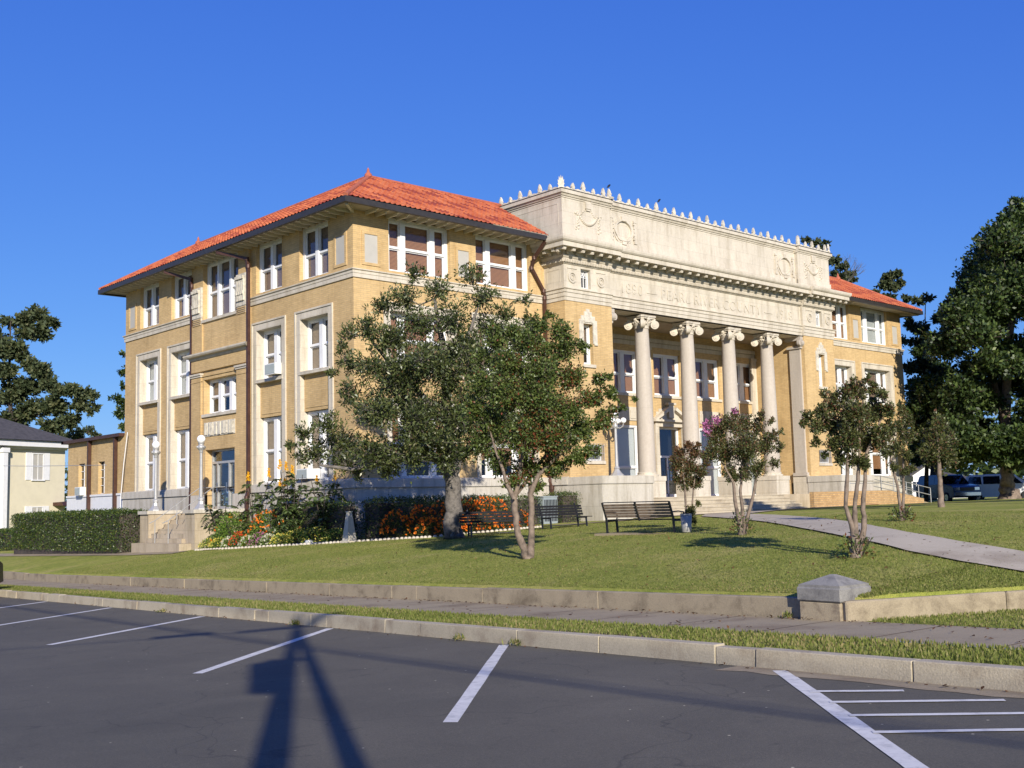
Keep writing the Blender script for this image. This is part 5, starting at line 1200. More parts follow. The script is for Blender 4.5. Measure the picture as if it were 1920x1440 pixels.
# dark car at the left edge, nose over the kerb
x_,y_=-13.0,3.35
v=vehicle('parked_car','dark vehicle at the left edge, only its rounded front corner in view','car',(x_,y_,roadz(36)),math.radians(41),4.65,1.85,suv_prof,1.1,'car_dark',glass=[(.35,1.25,1.2,.45,1.2,1.68),(1.35,2.3,2.25,1.35,1.2,1.68),(2.4,3.25,2.75,2.4,1.2,1.66)])
front_bits(v,4.65,1.85,.8,False)
CARL=v
# ------------------------------------------------------------------ hedges and beds
def leaf_box(name,label,cat,x0,x1,y0,y1,z0,z1,dens,ls,lm='hedge_leaf',core='hedge_core',group=None,rz=0,loc=None,jit=.05):
    loc=loc or ((x0+x1)/2,(y0+y1)/2,z0); t=thing(name,label,cat,loc,group)
    q=MB(); q.box(x0+.1,x1-.1,y0+.1,y1-.1,z0-.3,z1-.1); q.build('stems','bark_dark',t)
    dx,dy,dz=x1-x0,y1-y0,z1-z0; faces=[(dy*dz,0),(dy*dz,1),(dx*dz,2),(dx*dz,3),(dx*dy,4)]; PPs=[];DDs=[]
    for A,k in faces:
        n=int(A*dens); a=RS.rand(n);b_=RS.rand(n); w=RS.normal(size=n)*jit-.02
        w+= .035*np.sin(a*dx*3+b_*5)
        X={0:(x0-w,y0+a*dy,z0+b_*dz),1:(x1+w,y0+a*dy,z0+b_*dz),2:(x0+a*dx,y0-w,z0+b_*dz),3:(x0+a*dx,y1+w,z0+b_*dz),4:(x0+a*dx,y0+b_*dy,z1+w)}[k]
        P=np.stack(X,1); N=np.array({0:(-1,0,.3),1:(1,0,.3),2:(0,-1,.3),3:(0,1,.3),4:(0,0,1)}[k],float); PPs.append(P); DDs.append(N*.6+RS.normal(size=(n,3))*.7)
    P=np.concatenate(PPs);Dn=np.concatenate(DDs); leaf_mesh('foliage',P,Dn,ls*RS.uniform(.7,1.3,len(P)),ls*.55,lm,t,world=True,flat=.1); return t
leaf_box('hedge','tall clipped green hedge left of the side stoop','hedge',-3.35,-1.9,12.4,25.1,-2.3,-.62,520,.075)
leaf_box('hedge','low clipped hedge below the yellow house at the left edge','hedge',-1.8,-.4,29.5,41,-2.6,-1.48,200,.1)
leaf_box('hedge','dark clipped hedge along the base of the front left wing','hedge',-.3,7.55,-1.75,-.75,-1.75,-.46,360,.07)
leaf_box('shrub','small square clipped shrub beside the grey cabinet','shrub',8.5,9.5,-2.0,-.9,-1.6,-.36,520,.06)
leaf_box('hedge','dark hedge along the west wall behind the flower bed','hedge',-1.05,-.35,-.7,4.2,-2.0,-.55,300,.07)
leaf_box('shrub','dark shrub mass behind the marigolds','shrub',.2,3.4,-2.7,-1.8,-1.8,-.62,300,.07)
def flower_clump(label,x,y,r,h,nl,nf,petal,leafm='flower_leaf',ls=.07,fs=.05,name='flowering_plant',group=None,top=.55,dense=.5,cat='flower'):
    t=thing(name,label,cat,(x,y,lz(x,y)),group)
    q=MB()
    for _ in range(14):
        a=RS.rand()*2*PI; rr=r*RS.rand()**.5*.8; q.tube([(rr*.3*math.cos(a),rr*.3*math.sin(a),0),(rr*math.cos(a),rr*math.sin(a),h*.8)],.008,3)
    q.build('stems','bark_dark',t,world=False)
    u=rvec(nl); u[:,2]=abs(u[:,2]); rad=(dense+(1-dense)*RS.rand(nl,1)**.5)*RS.uniform(.85,1.08,(nl,1)); P=u*rad*np.array([r,r,h]); P[:,2]+=.02
    leaf_mesh('leaves',P,u+RS.normal(size=(nl,3))*.6,ls*RS.uniform(.6,1.3,nl),ls*.45,leafm,t,world=False)
    if nf:
        u=rvec(nf); u[:,2]=abs(u[:,2])*.9+(.15 if top<.6 else .0); u/=np.linalg.norm(u,axis=1,keepdims=True); P0=u*np.array([r,r,h])*RS.uniform(.93,1.08,(nf,1))
        k=6; P=np.repeat(P0,k,0); Dn=np.repeat(u,k,0)*.5+RS.normal(size=(nf*k,3)); rn=np.clip(np.repeat(RS.rand(nf),k)*.8+RS.rand(nf*k)*.2,0,1)
        leaf_mesh('blossom',P,Dn,fs*.7*RS.uniform(.8,1.2,nf*k),fs*.55,petal,t,rn,world=False)
    return t
# marigold bank (real, separate bushes)
mgl=['leftmost','second from the left','third from the left','left middle','right middle','right of the trunk','farthest right']
mg=[(-.55,-3.1,.55,.9),(.15,-3.55,.6,1.0),(.85,-3.7,.6,1.05),(1.6,-3.75,.62,1.1),(2.35,-3.55,.6,1.1),(3.1,-3.3,.6,1.15),(3.9,-3.1,.55,1.1),(-.2,-4.5,.5,.6),(.6,-4.9,.5,.62),(1.4,-5.2,.55,.62),(2.4,-5.2,.55,.6),(3.3,-5.0,.5,.6)]
for i,(x,y,r,h) in enumerate(mg):
    flower_clump(('tall orange marigold bush in the back row, ' if i<7 else 'low orange marigold bush in the front row, ')+['leftmost','second from the left','third from the left','in the middle','third from the right','second from the right','rightmost','leftmost','second from the left','in the middle','second from the right','rightmost'][i],x,y,r,h,900,85,'orange_petal','marigold_leaf',.085,.085,'marigold_bush','marigolds massed around the magnolia trunk')
flower_clump('bright green ferny bush with orange flowers beside the stoop wall',-1.75,5.6,.8,1.35,3200,26,'orange_petal','flower_leaf',.075,.10,'flowering_bush')
flower_clump('bushy plant thick with pale orange blooms right of the bright green bush',-1.3,3.9,.75,1.25,2200,110,'orange_petal','flower_leaf',.075,.09,'flowering_bush')
flower_clump('leafy bush with sparse orange blooms below the middle yellow spikes',-1.2,2.6,.6,1.1,1500,30,'orange_petal','broad_leaf',.10,.09,'flowering_bush')
low=[(-2.35,6.35,.42,.42,'yellow_petal','low yellow flowers at the foot of the stoop wall'),(-2.35,5.6,.36,.4,'yellow_petal','yellow green low plant left of the first white flowers'),(-2.25,5.0,.33,.42,'white_petal','white flower clump left of the scarlet one'),(-2.2,4.45,.36,.55,'red_petal','scarlet orange flower clump between white clumps'),
 (-2.1,3.85,.36,.42,'white_petal','white flower clump right of the scarlet one'),(-2.0,3.25,.4,.5,'pink_petal','dusty reddish flower clump between white and yellow ones'),(-1.95,2.65,.36,.42,'white_petal','white flower clump nearest the yellow drift'),(-1.85,1.95,.42,.42,'yellow_petal','pale yellow flower mound at the left end of the drift'),
 (-1.6,1.2,.55,.55,'yellow_petal','large pale yellow flower mound in the middle of the drift'),(-1.45,.35,.55,.55,'yellow_petal','pale yellow flower mound behind the white block'),(-1.2,-.55,.55,.45,'yellow_petal','sparse yellow flower mound left of the tapered stone post')]
for x,y,r,h,pt,lab in low: flower_clump(lab,x,y,r,h,700,120 if 'sparse' not in lab else 50,pt,'flower_leaf',.055,.05,'flower_clump','low flower clumps along the bed edge')
def candle_plant(label,x,y,H,n,spikes):
    t=thing('candle_plant',label,'plant',(x,y,lz(x,y)),'tall yellow spiked plants in the flower bed'); q=MB(); PP=[];DD=[];FL=[];FD=[];LL=[]
    for k in range(n):
        a=2*PI*k/n+RS.rand(); lean=.42*RS.uniform(.4,1); top=np.array([math.cos(a)*lean*H*.6,math.sin(a)*lean*H*.6,H*RS.uniform(.62,1)]); q.tube([(0,0,0),tuple(top*.5+np.array([0,0,.08])),tuple(top)],[.03,.022,.012],5)
        for j in range(10):
            f=.15+.84*(j+RS.rand()*.6)/10; p=top*f; b_=j*2.4+k+RS.rand()*.8; L_=.85*(1.05-f*.5)*RS.uniform(.75,1.1); dd=np.array([math.cos(b_),math.sin(b_),0.]); rise=L_*RS.uniform(.12,.35)
            pts=[]
            for m_ in range(10):
                g=m_/9; c=p+dd*L_*g*(1-.12*g)+np.array([0,0,rise*(2.1*g-2.6*g*g)]); pts.append(tuple(c))
                if m_>1:
                    sd=np.array([-dd[1],dd[0],-.1-.5*g])
                    for s_ in (-1,1): PP.append(c); DD.append(np.array([sd[0]*s_,sd[1]*s_,sd[2]])+dd*.35+RS.normal(size=3)*.12); LL.append(.21*(1-.3*abs(g-.5)))
            q.tube(pts[::3],.007,3)
        if k<spikes:
            for _ in range(90): h_=RS.rand(); FL.append(top+np.array([0,0,h_*.34])+RS.normal(size=3)*np.array([.035,.035,0])*(1.2-h_)); FD.append(RS.normal(size=3)*.5+np.array([0,0,1.]))
    q.build('stem','bark_dark',t,world=False); leaf_mesh('leaves',np.array(PP),np.array(DD),np.array(LL),.085,'broad_leaf',t,world=False,flat=.6)
    if FL: leaf_mesh('flower_spikes',np.array(FL),np.array(FD),.06,.045,'gold_petal',t,world=False)
candle_plant('tall candle plant with one yellow spike in front of the left ground floor window',-1.35,4.75,2.75,4,2)
candle_plant('broadest candle plant with several yellow spikes, left of the tree shade',-1.1,2.5,2.8,7,5)
candle_plant('candle plant with a single yellow spike against the shaded plinth',-.95,.55,2.6,5,2)
candle_plant('short leafy candle plant without spikes beside the side door rail',-1.6,6.85,1.95,3,0)
q=MB(); ed=[(-2.75,6.7),(-2.7,5.6),(-2.62,4.6),(-2.5,3.6),(-2.35,2.6),(-2.2,1.6),(-2.05,.6),(-1.85,-.5),(-1.7,-1.6),(-1.3,-2.8),(-1.0,-4.0),(-.8,-5.2),(.6,-5.75),(2.2,-5.9),(3.8,-5.7)]
for (xa,ya),(xb,yb_) in zip(ed[:-1],ed[1:]):
    n_=max(1,int(math.hypot(xb-xa,yb_-ya)/.17))
    for k in range(n_):
        x=xa+(xb-xa)*k/n_+RS.uniform(-.012,.012); y=ya+(yb_-ya)*k/n_; q.lathe((x,y,lz(x,y)-.03),[(.065,0),(.07,.05),(.05,.085),(.015,.1)],7)
tag(q.build('bed_edging','limestone'),'row of small pale scalloped edging stones round the front of the flower bed','edging')
# ------------------------------------------------------------------ trees
def cl(lst,depth,base,k=1.):
    out=[]
    for it in lst:
        px,py,r=it[:3]; dd=it[3] if len(it)>3 else RS.uniform(-1,1)*r*depth/FPX*1.1
        p=at(px,py,depth+dd)-np.array(base); out.append((*p,r*depth/FPX*k))
    return out
def rel(lst,depth,base):   # trunk points in px -> relative with radius
    return [(*(at(px,py,depth)-np.array(base)),r) for px,py,r in lst]
# magnolia
b=(-1.59,-7.33,lz(-1.59,-7.33)); d=33.3
mag=[(775,515,26),(760,560,36),(825,545,34),(880,520,30),(905,560,34),(850,600,46),(790,610,46),(945,590,26),(985,565,16),(915,620,40),(720,575,30),(690,615,36),(740,640,50),(655,625,22),(650,680,26),(690,690,44),(745,715,56,-1.),(745,715,50,1.2),(810,690,60,-.8),(820,690,50,1.4),(880,690,54,-1.),(885,680,50,1.),(940,680,44),
 (660,745,34),(700,770,50,-1.4),(710,770,46,.8),(780,790,60,-1.2),(790,780,56,1.2),(860,780,60,-1.),(870,770,60,1.2),(930,760,50),(615,800,30),(575,815,28),(548,835,16),(590,850,34),(640,830,42),(640,865,36),(700,850,48,-1.),(710,860,44,1.),(770,855,46,-1.3),(770,850,46,1.),(840,850,44,-1.),(850,850,46,1.),(905,840,44),(620,700,16),(640,655,16),(965,640,30),(990,600,18),(560,860,18),(670,890,24),(730,885,26)]
MC=cl(mag,d,b); rr=random.Random(3)
for _ in range(24): 
    a=rr.uniform(0,2*PI); r_=rr.uniform(.8,2.8); MC.append((math.cos(a)*r_+.1,math.sin(a)*r_,rr.uniform(2.6,6.2),.55))
grow_tree('magnolia_tree','broad glossy leaved magnolia with thick grey trunk in front of the courthouse corner','tree',b,
 [rel([(853,1012,.36),(851,1000,.27),(848,960,.25),(850,900,.24),(848,860,.21),(842,800,.18),(835,720,.14),(830,640,.09),(815,560,.045)],d,b),rel([(849,880,.15),(800,850,.12),(740,862,.09),(660,880,.06),(600,872,.035)],d-.5,b),rel([(845,830,.14),(890,780,.1),(925,700,.07),(940,620,.04)],d+.4,b),rel([(840,790,.13),(780,730,.09),(730,680,.06),(690,630,.035)],d,b),rel([(848,870,.14),(880,840,.1),(930,830,.06)],d+1.2,b),rel([(838,740,.1),(870,650,.07),(895,580,.035)],d-.6,b)],
 MC,'bark_grey','magnolia_leaf',.135,.052,44,15,flat=.25,spread=.2,twr=.008,upb=.7,shell=.2,squash=.95)
# forked crape myrtle in front
b=(-6.51,-15.74,lz(-6.51,-15.74)); d=23.8
crm=[(1010,610,22),(1050,620,24),(965,625,22),(930,640,22),(1000,650,34),(1055,660,32),(1090,650,16),(950,680,36),(905,670,22),(1010,700,40,-.5),(1020,700,40,.6),(1070,710,34),(1120,710,16),(1140,705,12),(900,720,30),(950,740,42,-.5),(950,745,40,.6),(1010,760,46,-.6),(1015,765,44,.5),(1070,770,36),(1110,750,26),(1145,740,18),(890,770,30),(920,800,36),(980,820,44,-.6),(985,820,40,.5),(1040,820,42,-.4),(1040,830,40,.5),(1090,810,32),(1130,790,24),(1150,770,14),(1165,765,9),(1188,748,6),(900,830,26),(935,865,28),(985,880,34),(1040,875,30),(1080,860,24),(1110,845,18),(960,905,18),(1005,915,16),(925,620,12),(1030,590,10)]
def redden(P,R): 
    m=np.exp(-((P[:,0]-.2)**2+(P[:,1]+.1)**2+((P[:,2]-2.9)/1.1)**2)/1.1); h=np.sin(P[:,0]*3.1)*np.sin(P[:,2]*2.7+1)*np.sin(P[:,1]*2.9+2)
    return np.where((RS.rand(len(R))<.03+.8*m*(h>.02)),.82+RS.rand(len(R))*.18,R*.78)
grow_tree('crape_myrtle','green and rusty leaved crape myrtle forked from the ground into two trunks','tree',b,
 [rel([(990,1050,.10),(985,1040,.085),(972,1000,.075),(965,960,.07),(964,935,.07),(975,880,.05),(985,820,.035),(990,740,.02)],d,b),rel([(993,1048,.09),(996,1010,.07),(997,960,.065),(995,925,.06),(1010,890,.045),(1050,850,.03),(1080,790,.02)],d,b),rel([(964,935,.055),(948,900,.04),(935,860,.03),(915,800,.02)],d-.2,b),rel([(964,932,.05),(1005,880,.04),(1040,830,.03),(1055,740,.018)],d+.3,b),rel([(995,925,.05),(992,880,.035),(1010,820,.025)],d+.3,b)],
 cl(crm,d,b),'bark_crape','crape_leaf',.068,.040,62,20,flat=.05,spread=.2,twr=.006,cond=redden,limb=.03,shell=.1,upb=.3,squash=1.05)
# other crape myrtles
def myrtle(label,b,d,trunks,clumps,tips=44,lpt=17,pink=None,red=.2,ll=.055):
    t=grow_tree('crape_myrtle',label,'tree',b,[rel(t_,d,b) for t_ in trunks],cl(clumps,d,b),'bark_crape','myrtle_leaf',ll,ll*.5,tips,lpt,'slender crape myrtles along the front walk',flat=.0,spread=.22,twr=.005,limb=.02,shell=.1,upb=.8,squash=1.25,
      cond=lambda P,R:np.where((RS.rand(len(R))<red*(P[:,2]/P[:,2].max())**2*2),.85+RS.rand(len(R))*.15,R*.85))
    if pink:
        PP=[]
        for px,py,r in pink: c=at(px,py,d)-np.array(b); PP.append(c+RS.normal(size=(int(14*r),3))*r*d/FPX*.55)
        P=np.concatenate(PP); leaf_mesh('blossom',P,RS.normal(size=P.shape)+np.array([0,0,.8]),.05,.04,'pink_petal',t,world=False)
    return t
b=(-3.38,-19.05,lz(-3.38,-19.05))
myrtle('crape myrtle with a few pink blooms in front of the middle columns',b,23.6,[[(1392,1005,.09),(1388,985,.06),(1380,950,.04),(1375,905,.03),(1350,860,.018)],[(1393,1004,.06),(1392,960,.04),(1388,920,.032),(1392,870,.018)],[(1394,1004,.06),(1402,970,.04),(1412,930,.032),(1418,895,.028),(1440,850,.015)]],
 [(1345,810,22),(1335,850,18),(1365,795,20),(1390,800,24),(1395,840,30,-.3),(1395,850,28,.3),(1360,850,26),(1420,800,18),(1430,835,24),(1450,820,14),(1430,780,10),(1460,840,11),(1455,870,12),(1420,880,20),(1370,890,18),(1392,890,18),(1378,775,9),(1340,830,18),(1445,790,8),(1465,810,7)],pink=[(1325,797,9),(1345,790,9),(1378,772,5),(1328,812,6)])
for dx,dz in ((0,0),): pass
b=(-7.05,-23.84,lz(-7.05,-23.84))
myrtle('tallest slender crape myrtle with mottled trunks next to the stone pier',b,17.6,[[(1604,1045,.085),(1602,1010,.06),(1598,985,.042),(1585,950,.034),(1588,900,.032),(1590,850,.025),(1570,790,.014)],[(1606,1045,.07),(1604,990,.045),(1602,950,.036),(1608,900,.03),(1612,850,.024),(1610,770,.013)],[(1608,1045,.07),(1620,990,.045),(1618,945,.036),(1622,900,.03),(1625,850,.024),(1650,790,.013)]],
 [(1585,740,18),(1610,735,20),(1640,730,14),(1655,740,10),(1560,760,20),(1540,775,18),(1515,780,12),(1505,795,8),(1530,800,16),(1560,800,22),(1600,780,30,-.2),(1600,785,28,.2),(1635,775,26),(1665,770,16),(1590,825,26),(1620,830,26),(1650,820,22),(1560,835,14),(1575,860,14),(1600,865,14),(1620,870,14),(1530,830,9),(1545,740,8),(1625,712,7),(1600,715,6),(1670,800,12),(1545,855,7)],tips=42,lpt=15,red=.1)
b=(-.41,-21.08,lz(-.41,-21.08))
myrtle('thin crape myrtle right of the tallest one, before the brick ramp',b,24.1,[[(1690,976,.05),(1688,950,.035),(1682,910,.028),(1668,850,.015)],[(1692,976,.045),(1694,930,.03),(1694,870,.022),(1692,800,.012)]],
 [(1690,770,12),(1700,790,14),(1682,800,14),(1665,815,12),(1700,820,16),(1680,840,16),(1660,850,12),(1700,855,12),(1690,760,6),(1675,875,10),(1695,885,9),(1655,830,8),(1710,880,8)],tips=34,lpt=13,red=.1)
b=(-.58,-15.39,lz(-.58,-15.39))
myrtle('small round headed crape myrtle behind the metal bin',b,28.1,[[(1288,988,.035),(1286,950,.028),(1284,915,.025),(1280,880,.012)],[(1292,988,.03),(1298,950,.024),(1300,915,.02),(1305,880,.01)]],
 [(1275,850,13),(1300,850,14),(1320,855,10),(1270,875,15),(1295,880,18),(1315,885,12),(1285,905,16),(1305,905,14),(1262,860,8),(1325,870,7),(1290,835,8),(1310,835,7),(1270,900,9),(1296,958,10),(1300,975,9),(1285,968,8),(1310,945,6)],tips=44,lpt=16,red=.5)
b=(10.76,-16.47,lz(10.76,-16.47))
myrtle('slim dark young tree standing in the oak shade',b,35,[[(1765,952,.12),(1764,930,.09),(1762,890,.07),(1760,850,.04),(1755,800,.02)]],[(1755,840,26),(1775,830,26),(1745,860,20),(1780,860,20),(1760,800,22),(1740,820,16),(1735,850,14),(1765,880,14)],tips=40,lpt=12,red=.1,ll=.10)
# sprouting suckers
for (x,y,r,h,lab) in ((-3.38,-19.05,.3,.5,'leafy suckers round the foot of the pink flowering crape myrtle'),(-7.05,-23.84,.32,.38,'leafy suckers round the foot of the tallest crape myrtle'),(-.41,-21.08,.3,.35,'leafy suckers round the foot of the thin crape myrtle')):
    flower_clump(lab,x,y,r,h,260,0,None,'crape_leaf',.07,.05,'sucker_growth','leafy suckers at the tree feet',dense=.3,cat='shrub')
# big oak on the right
o0=at(1890,936,67); b=(o0[0],o0[1],o0[2]-.25); d=67
def oval(cx,cy,rx,ry,n,r0,r1,rs,dd=5.5,cond=None):
    out=[]
    while len(out)<n:
        u,v=rs.uniform(-1,1),rs.uniform(-1,1)
        if u*u+v*v>1: continue
        px,py=cx+u*rx,cy+v*ry
        if cond and not cond(px,py): continue
        w=math.sqrt(max(0,1-u*u-v*v)); out.append((px,py,rs.uniform(r0,r1),rs.uniform(-w,w)*dd))
    return out
rs=random.Random(5)
okc=lambda px,py: px>(1728 if py>715 else 1775)+(0 if py>600 else (600-py)*.55) and py<862-(px<1760)*10
CLS=oval(1915,640,235,275,150,30,48,rs,5.5,okc)+[(1910,395,22),(1885,430,22),(1868,465,22),(1845,500,24),(1825,530,20),(1800,555,22),(1775,572,15),(1785,600,24),(1768,580,9),(1785,650,20),(1740,715,16),(1730,760,20),(1725,810,22),(1745,845,20),(1780,850,22),(1830,855,20),(1722,730,9),(1865,440,12),(1715,780,9),(1905,380,12)]+[(1790+k*22,845+((k*37)%18),24,dd_) for k in range(9) for dd_ in (-4.,-1.,2.)]+[(1780+k*24,805+((k*23)%24),30,dd_) for k in range(8) for dd_ in (-5.,3.)]
grow_tree('oak_tree','huge dark oak filling the right edge with a pale thick trunk','tree',b,[rel([(1893,941,.75),(1890,925,.48),(1888,900,.40),(1890,870,.34),(1885,780,.3),(1890,680,.24),(1900,560,.16),(1905,450,.06)],d,b),rel([(1889,850,.26),(1950,790,.2),(2020,720,.13),(2080,680,.06)],d,b),rel([(1886,800,.22),(1860,700,.16),(1840,600,.1),(1835,530,.05)],d+1.5,b)],
 cl(CLS,d,b),'bark_crape','oak_leaf',.27,.17,70,18,flat=.05,spread=.2,twr=.02,limb=.12,shell=.35,trunk_sides=14)
def big_tree(label,px,py,d,clumps,leaf='oak_leaf',ll=.34,tips=6,lpt=13,tr=.35,group='trees beyond the buildings',name='background_tree',sq=.8,topy=None,bark='bark_dark'):
    o0=at(px,py,d); b=(o0[0],o0[1],o0[2]); ty=topy or min(c[1] for c in clumps)
    return grow_tree(name,label,'tree',b,[rel([(px,py,tr*1.3),(px,py-20,tr),(px+4,(py*2+ty)/3,tr*.75),(px-3,(py+2*ty)/3,tr*.5),(px,ty+10,tr*.15)],d,b)],cl(clumps,d,b),bark,leaf,ll,ll*.6,tips,lpt,group,flat=.2,spread=.16,twr=.03,limb=.14,shell=.3,squash=sq)
big_tree('tall tree rising behind the yellow house at the left edge',20,985,105,[(15,605,14),(45,600,20),(70,592,20),(92,605,14),(80,625,20),(50,625,20),(100,610,9),(25,650,20),(5,660,24),(40,670,16),(10,700,24),(60,685,18),(75,700,22),(90,720,20),(50,725,26),(20,740,28),(110,735,20),(135,735,20),(160,740,17),(176,745,9),(150,760,17),(175,765,10),(100,765,26),(60,770,28),(20,790,30),(130,790,20),(100,800,24),(168,775,8),(-20,640,30),(-30,700,30),(-30,760,30)],leaf='pine_leaf',ll=.42,tips=46,lpt=14)
big_tree('low hazy tree behind the annex roof',150,985,130,[(140,815,16),(165,810,12),(150,825,16),(120,820,14),(180,815,10)],leaf='pine_leaf',ll=.4,tips=20)
big_tree('leafy tree peeping past the back corner of the courthouse',262,985,90,[(232,665,8,0),(228,700,9,0),(220,750,13,0),(228,775,14,0),(236,800,14,0),(245,760,20,0),(250,700,20,0),(260,800,20,0),(232,725,8,0)],ll=.3,tips=24,lpt=12)
def pine(label,px,py,d,cl_,tr=.16,extra=()):
    return big_tree(label,px,py,d,cl_,leaf='pine_leaf',ll=.26,tips=24,lpt=18,tr=tr,group='pines behind the courthouse',name='pine_tree',sq=.6,bark='bark_dark')
pine('pine showing above the right end of the parapet',1530,985,95,[(1512,450,10,0),(1530,455,14,0),(1545,465,10,0),(1520,470,14,0),(1550,455,7,0),(1535,480,12,0),(1500,480,20,0),(1530,520,25,0)])
pine('pine behind the right ridge of the courthouse roof',1580,985,90,[(1565,490,13,0),(1580,500,14,0),(1570,515,15,0),(1595,515,12,0),(1585,525,14,0),(1600,525,8,0),(1560,535,16,0),(1590,560,20,0)])
pine('feathery pine above the right eave of the courthouse',1670,985,80,[(1665,520,13,0),(1680,515,13,0),(1660,535,14,0),(1675,540,13,0),(1690,530,8,0),(1665,560,14,0),(1640,550,8,0),(1680,640,20,0)])
big_tree('dense dark tree filling the gap between courthouse and oak',1748,985,86,[(1725,660,16,0),(1745,690,22,0),(1730,730,22,0),(1760,740,26,0),(1722,780,22,0),(1750,790,26,0),(1780,800,26,0),(1728,830,22,0),(1755,850,26,0),(1790,850,26,0),(1770,700,20,0),(1722,862,16,0),(1712,850,8,0),(1755,640,14,0)],ll=.34,tips=70,lpt=14)
pine('dark spreading pine just right of the courthouse wall',1735,985,72,[(1700,560,12,0),(1720,565,14,0),(1740,560,12,0),(1705,610,14,0),(1725,620,20,0),(1715,640,14,0),(1745,640,22,0),(1730,680,22,0),(1710,690,20,0),(1750,700,24,0),(1725,740,26,0),(1760,600,16,0),(1710,720,14,0),(1720,790,26,0),(1745,830,28,0),(1705,600,10,0)])
# bare tree
b0=at(1575,985,88); t=thing('bare_tree','leafless grey tree behind the right ridge','tree',tuple(b0)); q=MB()
def twig(p,dv,L,r,k):
    e=p+dv*L; q.tube([tuple(p),tuple((p+e)/2+RS.normal(size=3)*L*.04),tuple(e)],[r,r*.8,r*.6],4,cap=False)
    if k==0: return
    for _ in range(3): n=dv+RS.normal(size=3)*.38; n[2]+=.15; n/=np.linalg.norm(n); twig(e-dv*L*RS.uniform(0,.35),n,L*RS.uniform(.55,.8),r*.6,k-1)
twig(np.zeros(3),np.array([.0,0,1.]),14.5,.25,0); twig(np.array([0,0,14.3]),np.array([.1,-.1,1.])/1.01,3.0,.09,5); q.build('trunk','bark_grey',t,world=False)
# tree line far behind (one mass), and a shade tree to the right of the frame
def mass(name,pts,d,r0,r1,n,label,zspan=3.):
    PP=[];DD=[]
    for px,py in pts:
        c=at(px,py,d+RS.uniform(-6,6)); r=RS.uniform(r0,r1)
        m=n; u=rvec(m)*RS.rand(m,1)**.4*r*np.array([1.2,1.2,1.]); PP.append(c+u); DD.append(u+RS.normal(size=(m,3))*r*.5)
    o=leaf_mesh(name,np.concatenate(PP),np.concatenate(DD),.9,.6,'oak_leaf',None); return tag(o,label,'trees',None,'stuff')
mass('treeline',[(px,RS.uniform(905,975)) for px in range(-900,3300,26)],190,3.5,5.5,260,'far band of trees closing the horizon')
mass('woodland',[(px,RS.uniform(830,930)) for px in range(1700,2700,30)]+[(px,RS.uniform(780,860)) for px in range(1950,2700,40)],135,4,6,330,'dark woodland beyond the cottages')
# shade trees outside the frame that throw the shadows seen on the steps and lawn
def shade_tree(x,y,H,R,seed,label):
    rs=random.Random(seed); b=(x,y,lz(x,y)); C_=[]
    for _ in range(34):
        u=rs.gauss(0,1),rs.gauss(0,1),rs.gauss(0,1); l=math.sqrt(sum(q*q for q in u)); k=rs.random()**.4*R/l; C_.append((u[0]*k,u[1]*k,H-R*.8+u[2]*k*.8,rs.uniform(.8,1.2)))
    grow_tree('shade_tree',label,'tree',b,[[(0,0,0,.32),(.1,0,H*.3,.25),(0,.1,H*.6,.18),(0,0,H*.85,.06)]],C_,'bark_dark','oak_leaf',.38,.25,30,11,'shade trees right of the walk',flat=.2,spread=.2,twr=.03,limb=.1,shell=.3)
SUNH=np.array([math.sin(SUN_AZ),math.cos(SUN_AZ)]); TEL=math.tan(SUN_EL)
def caster(x,y,z,h): k=(h)/TEL; return x+SUNH[0]*k,y+SUNH[1]*k      # where something h above (x,y) must stand
x_,y_=caster(22.5,-3.0,-1.2,10.9); shade_tree(x_,y_,10.6,2.7,11,'round shade tree standing right of the front walk')
x_,y_=caster(30.5,-6,-1.2,9); shade_tree(x_,y_,9,3.4,12,'larger shade tree farther right of the front walk')
# utility pole and lines behind the camera (they throw the long shadows over the road)
px_,py_=-13.5,-17.9; pb_=caster(px_,py_,-2.6,9.2)
zb=gz(*pb_); t=thing('utility_pole','tall wooden utility pole with crossarm and transformer behind the viewer','utility pole',(pb_[0],pb_[1],-2.1))
q=MB(); q.tube([(0,0,-.5),(0,0,9.6)],[.13,.07],10); q.build('pole','wood_pole',t,world=False)
dirs=np.array([HX,HY,0]); prp=np.array([HY,-HX,0])
q=MB(); q.bar(tuple(-prp*1.1+np.array([0,0,9.3])),tuple(prp*.9+np.array([0,0,9.3])),.12,.12); q.build('crossarm','wood_pole',t,world=False)
off=np.array([math.cos(SUN_AZ),-math.sin(SUN_AZ),0])*.55
q=MB(); q.tube([tuple(off+np.array([0,0,6.2])),tuple(off+np.array([0,0,7.2]))],[.20,.20],14); q.bar((0,0,7.3),tuple(off+np.array([0,0,7.3])),.1,.1); q.build('transformer','utility_grey',t,world=False)
q=MB(); q.tube([tuple(off*2.2+np.array([0,0,-.3])),tuple(off*.95+np.array([0,0,5.])),tuple(off*.1+np.array([0,0,9.]))],[.15,.14,.07],8); q.build('brace','wood_pole',t,world=False)
pt=np.array([pb_[0],pb_[1],-2.1])
def wire(name,label,a,b_,r=.012,sag=.25,rm='black_rubber'):
    q=MB(); n=14; a=np.array(a);b_=np.array(b_); q.tube([tuple(a*(1-i/n)+b_*i/n-np.array([0,0,sag*4*(i/n)*(1-i/n)])) for i in range(n+1)],r,5); return tag(q.build(name,rm),label,'wire','overhead lines along the street')
for k,(o_,h_,r_) in enumerate(((-1.0,9.42,.02),(.8,9.42,.02),(.1,8.2,.032))):
    s=pt+prp*o_+np.array([0,0,h_]); wire('overhead_wire','overhead line strung along the street behind the viewer, '+('kerb side','road side','lowest and thickest')[k],s-dirs*34,s+dirs*40,r_,.5)
